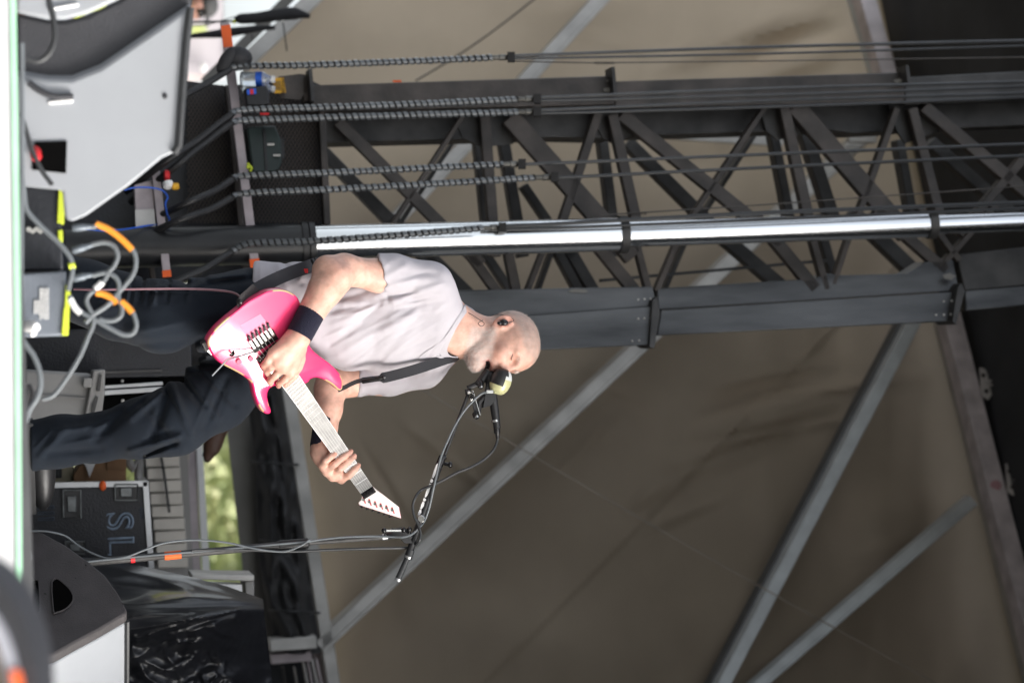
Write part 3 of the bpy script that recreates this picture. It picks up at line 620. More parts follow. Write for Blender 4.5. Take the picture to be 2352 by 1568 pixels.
for k in range(9): mb.ellip(T(572 + random.Random(k).uniform(-5, 6), 385 + random.Random(k + 40).uniform(-9, 9), .22), UU * .007, VV * .005, fwd * .004, 6, 4)
item(mb, 'cord_knot', 'lime', 'small lime green knotted cord beside the dark equipment box', 'cord')
kn = thing('cable_connector', T(385, 405, .25), 'red, white and yellow cable connector beside the shorter rail', 'connector')
for pts, rr, mm, nm in (((T(376, 403, .26), T(390, 403, .26)), 13, 'red', 'red_shell'), ((T(384, 416, .27), T(388, 432, .27)), 12, 'white', 'white_shell'), ((T(394, 429, .27), T(411, 428, .27)), 8.5, 'yellow_sign', 'yellow_tip')):
    mb = MB(); mb.lathe(pts[0], pts[1], [(0, rr * .5 * TS_), (.2, rr * TS_), (.8, rr * TS_), (1, rr * .7 * TS_)], 14); mb.build(nm, mm, kn)
mb = MB(); mb.tube(spline([T(285, 437, .32), T(310, 431, .32), T(345, 431, .3), T(372, 437, .28), T(385, 452, .27), T(380, 468, .27), T(384, 492, .26), T(389, 505, .24), T(380, 514, .2), T(340, 518, .22), T(290, 526, .3), T(240, 530, .34), T(180, 524, .36)], 6), 2.0 * TS_, 8); item(mb, 'cable', 'blue', 'thin blue cable looped over the shorter rail', 'cable')
for u, v, mm in ((608, 262, 'red'), (912, 187, 'orange')):
    mb = MB(); mb.box(T(u, v, .26 if v > 200 else .06), UU * .018, VV * .004, fwd * .004); item(mb, 'tape', mm, 'small red tape strip between the paired hoses' if mm == 'red' else 'small orange tape flag on the edge of the mast\'s left chord', 'tape')

# ================================================================ beyond the left side
mk('cap_grey', (.05, .05, .05), .8); mk('van_white', (.50, .47, .50), .5, var=.04); mk('sash', (.6, .5, .48), .5)
tr_ = thing('trailer', W(430, 100, 22) * [1, 1, 0] + [0, 0, -1.45], 'white box trailer standing beyond the left side of the stage', 'trailer')
mb = MB(); mb.prism([W(514, -300, 22), W(515, 168, 22), W(515, 185, 22.3), W(300, 192, 22.3), W(300, -300, 22)], np.array([-.6, 2.6, 0])); mb.build('box_body', 'van_white', tr_, bevel=.04)
mb = MB(); mb.prism([W(432, 168, 21.97), W(506, 176, 21.97), W(478, 184, 21.97), W(425, 184, 21.97)], np.array([0, .02, 0])); mb.build('stripe', 'sash', tr_)
mb = MB(); mb.ellip(W(467, 154, 21.97), UU * .035, VV * .045, fwd * .01); mb.build('lamp', 'white', tr_)
mb = MB(); mb.prism([W(431, 60, 21.96), W(470, 58, 21.96), W(478, 72, 21.96), W(470, 80, 21.96), W(434, 78, 21.96)], np.array([0, .02, 0])); mb.build('yellow_panel', mat('pale_lime', (.50, .52, .16), .6, col2=(.42, .52, .25), scale=6), tr_)
p1 = thing('person', W(60, 10, 17.5) * [1, 1, 0] + [0, 0, -1.45], 'person in dark cap, sunglasses and yellow vest seen at the far left behind the monitor', 'person')
s17 = 17.5 / FPX; S = SDF(); hc = W(462, 12, 17.5)
S.u(ell_(hc, rgt * .078, fwd * .1, upc * .105)); S.u(cone_(hc + rgt * .035 - upc * .05, hc + rgt * .07 - upc * .07, .04, .03), .03); S.u(cone_(hc + rgt * .07 - upc * .01, hc + rgt * .10 - upc * .035, .012, .016), .015)
S.u(cone_(hc, hc - upc * .25, .06, .075), .04); S.u(cone_(hc - upc * .3 - rgt * .18, hc - upc * .3 + rgt * .18, .08, .08), .05); S.u(ellc_(hc - upc * .35, hc - upc * .95, rgt, fwd, .2, .13, .17, .12), .05)
for s_ in (-1, 1):
    S.u(cone_(hc - upc * .32 + rgt * .2 * s_, hc - upc * .62 + rgt * .26 * s_, .06, .045), .04); S.u(cone_(hc - upc * .62 + rgt * .26 * s_, hc - upc * .85 + rgt * .2 * s_ - fwd * .1, .045, .04), .03); S.u(cone_(hc - upc * .9 + rgt * .09 * s_, hc - upc * 1.62 + rgt * .1 * s_, .1, .06), .04)
V, F = S.mesh(.014); mesh_obj('body', V, F, 'skin', p1, np.tile([.42, .23, .18], (len(V), 1)))
mb = MB(); mb.ellip(hc + upc * .055, rgt * .092, fwd * .11, upc * .07); mb.prism([hc + rgt * .05 + upc * .06 - fwd * .1, hc + rgt * .05 + upc * .06 + fwd * .08, hc + rgt * .15 + upc * .04 + fwd * .06, hc + rgt * .15 + upc * .04 - fwd * .08], upc * -.012); mb.build('cap', 'cap_grey', p1)
mb = MB()
for q in (-.035, .05): mb.ellip(hc + rgt * (.055 + (.0 if q < 0 else .015)) + upc * .0 - fwd * (.075 if q < 0 else .03), rgt * .032, fwd * .02, upc * .022)
mb.tube([hc - rgt * .05 - fwd * .085, hc + rgt * .06 - fwd * .075], .006, 6); mb.build('sunglasses', 'black_gloss', p1)
mb = MB(); mb.prism([hc - upc * .30 - rgt * .2 - fwd * .16, hc - upc * .24 - rgt * .08 - fwd * .15, hc - upc * .24 + rgt * .1 - fwd * .15, hc - upc * .30 + rgt * .22 - fwd * .16, hc - upc * .9 + rgt * .2 - fwd * .17, hc - upc * .9 - rgt * .2 - fwd * .17], fwd * .32); mb.build('vest', 'lime', p1, bevel=.02)
# black-covered poles
def covered(pole, prof, Y, label, drop):
    t_ = thing('pole_cover', W(*pole[0], Y), label, 'covered pole', 'black-covered poles at the left'); s_ = Y / FPX
    mb = MB(); mb.tube([W(*pole[0], Y), W(*pole[1], Y)], 2.6 * s_, 8); mb.build('pole', 'rubber', t_)
    mb = MB(); mb.tube(spline([W(u, v, Y) for u, v, r_ in prof], 3), list(np.interp(np.linspace(0, len(prof) - 1, 3 * (len(prof) - 1) + 1), range(len(prof)), [p_[2] * s_ for p_ in prof])), 12); mb.build('cover', 'fabric_black', t_)
    mb = MB(); (u, v), (u2, v2) = drop; mb.cm = 0; mb.tube([W(u, v, Y), W(u2, v2, Y)], 1.5 * s_, 6); mb.cm = 1; mb.tube([W(u, v, Y), W(u + .5, v + 8, Y)], 2.6 * s_, 6); mb.build('pull_cord', ['rubber', 'nickel'], t_)
    return t_
c_ = covered([(300, 54), (556, 49)], [(540, 47, 6), (553, 44, 12), (590, 42, 13), (630, 36, 14), (665, 32, 15), (680, 32, 14), (695, 34, 9), (712, 38, 5)], 12.0, 'taller pole at the far left with a long black fabric cover and yellow tape', ((649, 43), (659, 118)))
for u in (538, 553):
    mb = MB(); mb.lathe(W(u - 3, 50, 12), W(u + 3, 50, 12), [(0, .010), (1, .010)], 12); mb.build('yellow_tape', 'lime', c_)
covered([(300, 92), (470, 82)], [(430, 84, 5), (480, 80, 8), (520, 76, 11), (570, 69, 9), (600, 65, 7), (632, 64, 5)], 12.4, 'shorter black-covered pole behind the orange rail end', ((577, 69), (580, 92)))
mb = MB(); mb.tube(spline([W(425, 60, 12), W(470, 58, 12), W(510, 48, 12), W(545, 38, 12), W(600, 30, 12)], 5), .0025, 6); item(mb, 'cord', 'rubber', 'thin black cord trailing from the taller covered pole', 'cord')

# ================================================================ black fabric, opening and bench under the frame
fb_ = thing('rolled_fabric', WP(630, 1200, WALL, .3), 'rolled-up black fabric sagging under the grey bottom beam', 'fabric')
vs = []; NA, NB = 60, 22
for i in range(NA + 1):
    t = i / NA; v = 880 + 620 * t
    for j in range(NB + 1):
        s_ = j / NB; lo_ = 558 + 70 * t + 8 * math.sin(7 * t); hi_ = 646 + 92 * t
        u = lo_ + (hi_ - lo_) * s_; vs.append(WP(u, v, WALL, .22 + .14 * math.sin(math.pi * s_) ** .6 + .035 * mn.noise((s_ * 5, t * 9, 1)) * 2.2 + .05 * mn.noise((s_ * 3 + 8 * t, t * 16 - 2 * s_, 5))))
mb = MB(); mb.add(vs, [(i * (NB + 1) + j, i * (NB + 1) + j + 1, (i + 1) * (NB + 1) + j + 1, (i + 1) * (NB + 1) + j) for i in range(NA) for j in range(NB)]); mb.build('folds', 'fabric_black2', fb_, 60)
for v in (1060, 1240, 1400):
    mb = MB(); t = (v - 880) / 620; mb.tube([WP(556 + 70 * t + (92 + 18 * t) * s_, v + 6 * s_, WALL, .25 + .18 * math.sin(math.pi * s_) ** .6) for s_ in np.linspace(0, 1.12, 9)], .006, 6); mb.build('tie', 'rubber', fb_)
mb = MB(); mb.prism([WP(u, v, WALL, .1) for u, v in ((512, 900), (566, 880), (640, 1500), (580, 1500))], np.array([0, .03, 0])); item(mb, 'wall_panel', 'fabric_grey', 'pale grey canvas strip below the rolled black fabric', 'panel')
mb = MB(); mb.prism([WP(u, v, WALL, .1) for u, v in ((428, 880), (444, 880), (462, 1320), (440, 1320))], np.array([0, .05, 0])); item(mb, 'ledge', 'pink_steel', 'grey ledge board under the bright opening', 'board')
mb = MB(); mb.prism([WP(u, v, WALL, .12) for u, v in ((444, 880), (458, 880), (482, 1312), (466, 1312))], np.array([0, .06, 0])); item(mb, 'rail_strip', 'white', 'white edge strip shining along the bottom of the bright opening', 'strip')
# trees far off, seen through the opening
quad('hillside', [(.5, 38, -1.45), (40, 38, -1.45), (60, 75, 9.5), (.5, 75, 9.5)], 'meadow')
mb = MB(); rt = random.Random(5)
for k in range(5200):
    x = rt.uniform(1, 8); y = rt.uniform(48, 62); z = -1.45 + (y - 38) * .296 + rt.uniform(0, max(.1, .5 + .8 * math.sin(x * 1.3 - .6) + .4 * math.sin(x * 3.1))); r_ = rt.uniform(.10, .30); q = np.array([x, y, z]); a = np.array([rt.uniform(-1, 1), rt.uniform(-1, 1), rt.uniform(-1, 1)]); a /= np.linalg.norm(a); b_ = np.cross(a, [.3, .5, .8]); b_ /= np.linalg.norm(b_)
    mb.add([q - a * r_, q + b_ * r_ * .7, q + a * r_, q - b_ * r_ * .7], [(0, 1, 2, 3)])
tag(mb.build('bushes', mat('leaves', (.26, .33, .15), .8, col2=(.50, .50, .30), scale=.6), None), kind='stuff')
# slatted metal floor panels stacked behind the case
sp = thing('panel_stack', W(345, 1150, 11) * [1, 1, 0], 'pale ribbed aluminium panels behind the black road case', 'panel')
for k in range(9):
    v0 = 1046 + 29 * k
    mb = MB(); mb.prism([W(u, v, 10.9) for u, v in ((334 + k * 3.5, v0), (412 + k * 2.5, v0 - 3), (413 + k * 2.5, v0 + 25), (335 + k * 3.5, v0 + 26))], np.array([0, .05, 0])); mb.build('rib', 'corrugated', sp, bevel=.004)
mb = MB(); mb.prism([W(u, v, 10.97) for u, v in ((325, 1030), (430, 1030), (445, 1330), (345, 1330))], np.array([0, .04, 0])); mb.build('backing', 'plastic_grey', sp)
mb = MB(); mb.tube(spline([W(368, 1038, 10.85), W(376, 1080, 10.84), W(383, 1130, 10.84), W(389, 1176, 10.85)], 4), .006, 6); item(mb, 'strap', 'rubber', 'dark strap hanging over the pale ribbed panels', 'strap')

# ================================================================ cases
def case_face(Y, pts): return [W(u, v, Y) for u, v in pts]
rc = thing('road_case', W(60, 1200, 9.4) * [1, 1, 0], 'black road case with outlined letters SL and silver edges', 'road case')
YC = 9.4
mb = MB(); mb.prism(case_face(YC, ((54, 1120), (338, 1115), (352, 1312), (60, 1330))), np.array([.1, .55, 0])); mb.build('case_wall', 'case_black', rc, bevel=.004)
for q in (((50, 1108), (340, 1103), (339, 1117), (50, 1122)), ((327, 1106), (341, 1104), (356, 1320), (342, 1322))):
    mb = MB(); mb.prism(case_face(YC - .012, q), np.array([0, .02, 0])); mb.build('edge_trim', 'alu', rc, bevel=.002)
for u, v, du, dv in ((165, 1157, 20, 32), (290, 1130, 26, 18), (78, 1135, 18, 20), (172, 1257, 22, 14)):
    mb = MB(); mb.prism(case_face(YC - .01, ((u - du, v - dv), (u + du, v - dv), (u + du + 1, v + dv), (u - du + 1, v + dv))), np.array([0, .012, 0])); lt = mb.build('latch', 'dark_steel', rc, bevel=.004)
    mb = MB(); mb.prism(case_face(YC - .018, ((u - du * .55, v - dv * .6), (u + du * .5, v - dv * .6), (u + du * .5, v + dv * .6), (u - du * .5, v + dv * .6))), np.array([0, .012, 0])); mb.build('latch_plate', 'dull_metal', lt, bevel=.003)
    mb = MB(); mb.tube([W(*p_, YC - .013) for p_ in ((u - du, v - dv), (u + du, v - dv), (u + du + 1, v + dv), (u - du + 1, v + dv), (u - du, v - dv))], .004, 6); mb.build('latch_rim', 'dull_metal', lt)
text('lettering', 'S', W(270, 1196, YC - .004), rgt, UU, .150, 'stencil', rc, .0045); text('lettering', 'L', W(272, 1251, YC - .004), rgt, UU, .150, 'stencil', rc, .0045)
text('lettering', 'III', W(103, 1178, YC - .004), rgt, UU, .09, 'stencil2', rc, .002)
text('small_lettering', '||||||||', W(327, 1178, YC - .004), rgt, UU, .02, 'stencil2', rc)
mb = MB(); mb.ellip(W(236, 1115, YC - .02), UU * .014, VV * .02, fwd * .01); mb.build('tape', 'orange', rc)
bc = thing('beige_box', W(150, 1085, 9.9) * [1, 1, 0], 'beige box with a silver catch behind the black road case', 'box')
mb = MB(); mb.prism(case_face(9.7, ((48, 1030), (168, 1030), (170, 1112), (48, 1112))), np.array([0, .4, 0])); mb.build('box_wall', 'beige', bc, bevel=.005)
mb = MB(); mb.prism(case_face(9.69, ((104, 1076), (142, 1074), (142, 1097), (106, 1098))), np.array([0, .01, 0])); cth = mb.build('catch', 'dark_steel', bc, bevel=.003)
for u in (112, 129):
    mb = MB(); mb.box(W(u, 1086, 9.68), UU * .010, VV * .014, fwd * .004); mb.build('catch_plate', 'dull_metal', cth)
cb_ = thing('cardboard_box', W(230, 1085, 9.9), 'torn brown cardboard box resting behind the black road case', 'box')
mb = MB(); mb.prism(case_face(9.66, ((168, 1092), (180, 1072), (200, 1060), (290, 1040), (290, 1108), (172, 1110))), np.array([0, .35, 0])); mb.build('carton', 'card', cb_, bevel=.003)
mb = MB(); mb.prism(case_face(9.64, ((182, 1048), (226, 1046), (206, 1096), (198, 1072))), np.array([0, .01, 0])); mb.build('torn_flap', 'white', cb_)
mb = MB(); mb.prism(case_face(9.65, ((246, 1040), (290, 1040), (290, 1080), (246, 1078))), np.array([0, .005, 0])); mb.build('tape_strip', mat('card_dark', (.20, .11, .055), .8), cb_)
mb = MB(); mb.tube(spline([W(292, 1048, 9.9), W(305, 1075, 9.88), W(320, 1060, 9.9), W(318, 1095, 9.86), W(330, 1108, 9.9)], 5), .018, 8); item(mb, 'cable_bundle', 'plastic_grey', 'pale bundle of straps between the cardboard box and ribbed panels', 'bundle')

bk = thing('flight_case', W(60, 850, 9.2) * [1, 1, 0], 'black flight case with an aluminium rail standing behind the guitarist\'s legs', 'flight case')
mb = MB(); mb.prism(case_face(9.2, ((52, 760), (440, 748), (442, 864), (52, 872))), np.array([0, .6, 0])); mb.build('case_wall', 'case_black', bk, bevel=.006)
mb = MB(); mb.prism(case_face(9.22, ((236, 868), (442, 858), (446, 960), (238, 960))), np.array([0, .5, 0])); mb.build('case_front', 'hole', bk)
mb = MB(); mb.prism(case_face(9.19, ((240, 885), (374, 876), (374, 884), (240, 893))), np.array([0, .02, 0])); mb.cm = 0; mb.prism(case_face(9.18, ((240, 896), (374, 888), (374, 898), (240, 908))), np.array([0, .03, 0])); mb.build('rail', 'alu', bk, bevel=.002)
mb = MB(); mb.prism(case_face(9.19, ((72, 858), (372, 848), (372, 853), (72, 864))), np.array([0, .02, 0])); mb.build('edge_trim', 'dark_steel', bk)
for u, v in ((281, 875), (282, 920)):
    mb = MB(); mb.ellip(W(u, v, 9.215), UU * .007, VV * .007, fwd * .004, 8, 5); mb.build('screw', 'galv', bk)
gc = thing('plastic_crate', W(70, 910, 8.9) * [1, 1, 0], 'light grey plastic crate with latch lid between the guitarist\'s legs', 'crate')
mb = MB(); mb.prism(case_face(8.9, ((56, 848), (212, 858), (205, 975), (50, 980))), np.array([0, .35, 0])); mb.build('crate_wall', 'plastic_grey', gc, bevel=.012)
mb = MB(); mb.prism(case_face(8.87, ((214, 850), (242, 848), (240, 905), (232, 968), (190, 972), (195, 950), (204, 905))), np.array([0, .4, 0])); lid = mb.build('lid', 'plastic_grey', gc, bevel=.006)
mb = MB(); mb.prism(case_face(8.86, ((228, 860), (234, 860), (230, 898), (222, 898))), np.array([0, .012, 0])); mb.prism(case_face(8.86, ((212, 930), (222, 910), (226, 912), (214, 960), (208, 960))), np.array([0, .012, 0])); mb.build('lid_slot', 'dark_steel', lid)
mb = MB(); mb.prism(case_face(8.86, ((192, 868), (212, 868), (210, 890), (190, 890))), np.array([0, .03, 0])); mb.build('latch', 'plastic_grey', gc, bevel=.004)
mb = MB(); mb.prism(case_face(8.885, ((56, 903), (208, 915), (208, 917), (56, 905.5))), np.array([0, .012, 0])); mb.build('rib', 'plastic_grey', gc)
# stagehand hidden behind the guitarist: only his lowered hand shows
p2 = thing('person', np.array(W(60, 760, 10.1)) * [1, 1, 0], 'person in black behind the guitarist with only one lowered brown hand showing', 'person')
s10 = 10.1 / FPX; S = SDF(); wz = lambda u, v, c=0: W(u, v, 10.1 + c)
S.u(ell_(wz(960, 745, .1), rgt * .075, fwd * .095, upc * .11)); S.u(cone_(wz(930, 745, .1), wz(840, 750, .1), .055, .07), .04)
S.u(ellc_(wz(800, 752, .1), wz(540, 760, .1), rgt, fwd, .14, .11, .15, .11), .05)
S.u(cone_(wz(790, 800, .08), wz(640, 850, .0), .055, .045), .04); S.u(cone_(wz(640, 850, .0), wz(510, 960, -.15), .045, .034), .03)
hd = wz(496, 1000, -.18); S.u(cone_(wz(512, 965, -.15), wz(488, 1022, -.18), .036, .038), .03); S.u(cone_(wz(488, 1022, -.18), wz(476, 1052, -.19), .030, .018), .02)
for k, (a, b_) in enumerate((((500, 1025), (478, 1058)), ((494, 1028), (473, 1056)), ((486, 1026), (470, 1052)), ((480, 1018), (468, 1044)))): S.u(cone_(wz(*a, -.185 + .012 * k), wz(*b_, -.19 + .014 * k), .012, .010), .006)
S.u(cone_(wz(505, 990, -.19), wz(494, 1040, -.20), .014, .011), .01)
for v0, v1 in ((730, 722), (790, 798)): S.u(cone_(wz(540, v0, .1), wz(90, v1, .1), .085, .055), .04)
V, F = S.mesh(.009); mesh_obj('body', V, F, 'dark_skin', p2, np.tile([.085, .045, .03], (len(V), 1)))
S = SDF(); S.u(ellc_(wz(810, 752, .1), wz(530, 760, .1), rgt, fwd, .17, .13, .175, .13), .05); S.u(cone_(wz(800, 800, .08), wz(640, 850, .0), .07, .06), .04); S.u(cone_(wz(640, 850, .0), wz(480, 990, -.10), .058, .05), .03)
V, F = S.mesh(.012); mesh_obj('jacket', V, F, 'fabric_black', p2)
S = SDF()
for v0, v1 in ((730, 722), (790, 798)): S.u(cone_(wz(560, v0, .1), wz(64, v1, .1), .105, .085), .04)
V, F = S.mesh(.012); mesh_obj('trousers', V, F, 'fabric_black', p2)
# pile under glossy black plastic sheeting
sh = thing('plastic_sheet', W(80, 1450, 8.4) * [1, 1, 0], 'glossy crumpled black plastic sheet draped over a pile behind the right monitor', 'plastic sheet')
NA, NB = 190, 150; vs = []
TOP = [(1285, 250), (1300, 330), (1322, 430), (1345, 520), (1375, 604), (1400, 606), (1480, 616), (1620, 632), (1750, 640)]
tv, tu = zip(*TOP)
def crump(u, v):
    # creases run out from the peak; sharp small crumples between them
    du, dv = u - 604, v - 1385; ang = math.atan2(dv, -du); rr = math.hypot(du, dv)
    d = .06 * (1 - 2 * abs(mn.noise((ang * 3.2, rr / 260, 3)))) * min(1, rr / 160) + .03 * (1 - 2 * abs(mn.noise((ang * 8, rr / 170, 8)))) * min(1, rr / 160)
    front = 1 / (1 + math.exp(-(v - 1405 - (604 - u) * .2) / 8))
    d = d * (1 - .7 * front) + front * (.05 * (1 - 2 * abs(mn.noise((u / 130, v / 75, 1.3)))) + .04 * (1 - 2 * abs(mn.noise(((u + v * .4) / 75 + 4, (v - u * .25) / 48, 7.1)))) + .018 * (1 - 2 * abs(mn.noise((u / 26, v / 22, 2.2)))) * max(0, .35 + 2 * mn.noise((u / 140, v / 110, 9))))
    return d * (1 - .75 * math.exp(-((u - 590) / 45) ** 2) * (v > 1390))
for j in range(NB + 1):
    v = 1280 + 460 * j / NB; ut = np.interp(v, tv, tu)
    for i in range(NA + 1):
        s_ = i / NA; u = 50 + (ut - 50) * s_
        ridge = .22 * math.exp(-((v - 1400 - (604 - u) * .12) / 60) ** 2)
        vs.append(W(u, v, 8.55 - ridge * s_ + .25 * max(0, (1400 - v) / 100) - crump(u, v) * .8 + .25 * s_ ** 6))
mb = MB(); mb.add(vs, [(j * (NA + 1) + i, j * (NA + 1) + i + 1, (j + 1) * (NA + 1) + i + 1, (j + 1) * (NA + 1) + i) for j in range(NB) for i in range(NA)]); mb.build('sheet', 'poly', sh, 70)
sb = thing('equipment_rack', W(520, 1330, 9.2), 'grey metal rack corner showing above the black plastic sheet', 'rack')
mb = MB(); mb.prism(case_face(9.2, ((440, 1318), (584, 1320), (584, 1334), (440, 1330))), np.array([0, .2, 0])); mb.build('top_rail', 'galv', sb, bevel=.004)
mb = MB(); mb.prism(case_face(9.25, ((440, 1338), (556, 1342), (556, 1366), (440, 1352))), np.array([0, .1, 0])); mb.build('panel', 'alu', sb)
mb = MB(); mb.prism(case_face(9.22, ((562, 1334), (584, 1334), (584, 1390), (566, 1380))), np.array([0, .2, 0])); mb.build('corner', 'plastic_grey', sb, bevel=.004)

mk('fitting2', (.12, .14, .16), .4, metal=.3); mk('box_dark', (.022, .025, .032), .5, bump=.2); mk('box_grey', (.15, .17, .20), .5, var=.1, bump=.2, bscale=200)

# ================================================================ monitors and small gear on the stage edge
def floor_at(u, v):                                  # depth where the floor is seen is unstable edge-on: things stand by their own depth
    return None
# right monitor: dark wooden end with handle holes, grey grille
rm = thing('stage_monitor', W(70, 1450, 7.1) * [1, 1, 0], 'grey wedge stage monitor at lower right with dark end panel and D-shaped handle holes', 'stage monitor')
side = [(52, 1211), (62, 1213), (98, 1222), (150, 1250), (206, 1290), (242, 1320), (272, 1361), (291, 1398), (292, 1406), (227, 1444), (170, 1474.6), (125, 1500), (95, 1509), (52, 1513)]
def RM(u, v, o=0.0): return W(u, v, 7.45 - (v - 1213) / 300 * .42 - o)
cx = np.array([170.0, 1370])
holes = [[(119, 1337), (131, 1328), (148, 1340), (163, 1356), (168, 1372), (163, 1386), (148, 1399), (131, 1405), (123, 1402)], [(66, 1336), (84, 1331), (89, 1336), (92, 1398), (86, 1407), (66, 1400)]]
ext = W(250, 1850, 7.35) - W(250, 1420, 7.1)
mb = MB(); mb.prism([RM(u, v) for u, v in side], ext * .05); ep = mb.build('end_panel', 'monitor_side', rm, bevel=.006)
for h in holes:
    mb = MB(); mb.prism([RM(u, v, .012) for u, v in h], np.array([.02, .03, 0])); mb.build('handle_hole', 'hole', ep)
    mb = MB(); hh = closed([np.array(p_, float) for p_ in h], 3); mb.tube([RM(u, v, .012) for u, v in hh] + [RM(*hh[0], .012)], .0022, 6, caps=False); mb.build('hole_rim', 'monitor_side', ep)
for u, v, r_ in ((71, 1298, 1.6), (198, 1297, 2.2), (174, 1327, 2), (99.6, 1335, 2), (104, 1365, 4.4), (105.6, 1395, 2), (157, 1397, 2.4), (283, 1385, 2.2)):
    mb = MB(); mb.ellip(RM(u, v, .001), UU * r_ * .00135, VV * r_ * .00135, fwd * .003, 10, 5); mb.build('screw', 'black', ep)
cab = [(q[0] - (3 if q[0] > 60 else 0), q[1]) for q in side]
mb = MB(); mb.prism([RM(u, v) + ext * .05 for u, v in cab], ext); mb.build('cabinet', 'monitor_grey', rm, bevel=.01)
mb = MB(); q = RM(292, 1404, .004) + ext * .05; mb.tube([q, q + ext], .008, 8); mb.build('grille_edge', 'rubber', rm)
a = RM(99, 1520, .0) ; mb = MB(); mb.prism([W(u, v, 6.985) for u, v in ((84, 1541), (108, 1538), (112, 1541), (113, 1556), (84, 1559))], np.array([0, .02, 0])); mb.build('handle_slot', 'white', rm, bevel=.004)
# left monitor, out of focus, end panel towards us
YL = 5.55
lm = thing('stage_monitor', W(60, 250, YL) * [1, 1, 0], 'large light grey stage monitor at lower left with a dark grille band', 'stage monitor')
lside = [(36, 172), (110, 184), (165, 184), (231, 158), (330, 90), (438, 18), (436, 40), (428, 99), (418, 231), (412, 330), (407, 347), (398, 354), (372, 366), (297, 428), (198, 498), (168, 511), (152, 508), (147, 494), (144, 440), (36, 430)]
mb = MB(); mb.prism([W(u, v, YL) for u, v in lside], W(300, 150, YL + .42) - W(300, 300, YL)); mb.build('cabinet', 'monitor_grey', lm, bevel=.008)
mb = MB(); mb.tube([W(u, v, YL - .004) for u, v in ((438, 18), (428, 99), (418, 231), (411, 335), (400, 352))], .009, 8); mb.build('edge_strip', 'rubber', lm)
mb = MB(); gp = [(36, 30), (110, 47), (150, 48), (200, 36), (275, 0), (330, -40), (450, -60), (440, 20), (330, 92), (231, 160), (165, 187), (110, 187), (36, 174)]; mb.prism([W(u, v, YL + .03) for u, v in gp], np.array([-.02, .30, 0])); mb.build('grille', 'monitor_dark', lm, bevel=.01)
mb = MB(); mb.tube(spline([W(66, 190, YL - .01), W(90, 208, YL - .012), (W(125, 222, YL - .012)), W(168, 222, YL - .008)], 5), .007, 8); mb.build('handle_groove', 'monitor_dark', lm)
mb = MB(); mb.prism([W(u, v, YL - .006) for u, v in ((110, 232), (168, 226), (168, 236), (112, 240))], np.array([0, .012, 0])); mb.build('handle_lip', 'white', lm, bevel=.003)
mb = MB(); mb.prism([W(u, v, YL - .004) for u, v in ((80, 326), (154, 324), (152, 398), (74, 390))], np.array([0, .012, 0])); mb.build('connector_recess', 'hole', lm)
mb = MB(); mb.ellip(W(379, 221, YL - .002), UU * .006, VV * .007, fwd * .003); mb.build('screw', 'monitor_dark', lm)
mb = MB(); mb.lathe(W(80, 340, YL - .01), W(84, 366, YL - .03), [(0, .008), (.3, .013), (.8, .013), (1, .009)], 12); item(mb, 'plug', 'red', 'red plug in the recess of the left monitor', 'plug')
lm2 = thing('stage_monitor', W(60, -80, YL + .05) * [1, 1, 0], 'light grey monitor cut off by the picture edge at the far lower left', 'stage monitor')
mb = MB(); mb.prism([W(u, v, YL - .02) for u, v in ((36, 30), (110, 46), (150, 46), (200, 34), (273, 0), (330, -40), (360, -200), (36, -260))], np.array([-.05, .3, 0])); mb.build('cabinet', 'monitor_grey', lm2, bevel=.01)
mb = MB(); mb.prism([W(u, v, YL - .03) for u, v in ((110, 18), (180, 6), (182, 14), (112, 26))], np.array([0, .012, 0])); mb.build('handle_lip', 'white', lm2, bevel=.003)
# stage boxes with lime tape
def sbox(pts, Y, m_, label, tape, dep=.16):
    t_ = thing('stage_box', W(pts[0][0], pts[0][1], Y) * [1, 1, 0], label, 'stage box', 'stage boxes with lime tape')
    mb = MB(); mb.prism([W(u, v, Y) for u, v in pts], np.array([0, dep, 0])); mb.build('box_wall', m_, t_, bevel=.005)
    for q in tape:
        mb = MB(); mb.prism([W(u, v, Y - .008) for u, v in q], np.array([0, .05, 0])); mb.build('lime_tape', 'lime', t_, bevel=.002)
    return t_
b1 = sbox(((50, 428), (138, 430), (146, 620), (50, 622)), 5.75, 'box_dark', 'dark stage box beside the left monitor with lime tape along its top', [((135, 422), (149, 423), (147, 514), (131, 512)), ((132, 528), (144, 528), (145, 556), (134, 556))])
for k in range(4):
    mb = MB(); mb.tube([W(66 + 9 * k, 525 + (k % 2) * 4, 5.74), W(66 + 9 * k, 527 + (k % 2) * 4, 5.70)], .006, 10); mb.build('socket', 'nickel', b1)
b2 = sbox(((48, 628), (152, 622), (154, 770), (48, 774)), 5.68, 'box_grey', 'blue-grey stage box with white lettering and lime tape along its top', [((150, 655), (163, 650), (160, 708), (148, 712)), ((146, 706), (160, 706), (157, 770), (141, 770))])
r3 = random.Random(8)
for k in range(8):
    u = 112 - 4.4 * k; v0, v1 = (662, 734) if k < 5 else (690, 722); mb = MB(); v = v0
    while v < v1 - 3:
        l_ = r3.uniform(3, 9); mb.prism([W(*q, 5.675) for q in ((u, v), (u - 2.8, v), (u - 2.8, min(v + l_, v1)), (u, min(v + l_, v1)))], np.array([0, .003, 0])); v += l_ + 1.4
    mb.build('white_lettering', 'white', b2)
mb = MB(); mb.lathe(W(58, 748, 5.66), W(84, 752, 5.62), [(0, .012), (.6, .016), (1, .01)], 12); mb.tube([W(70, 756, 5.64), W(78, 768, 5.63)], .008, 8); mb.build('white_plug', 'white', b2)
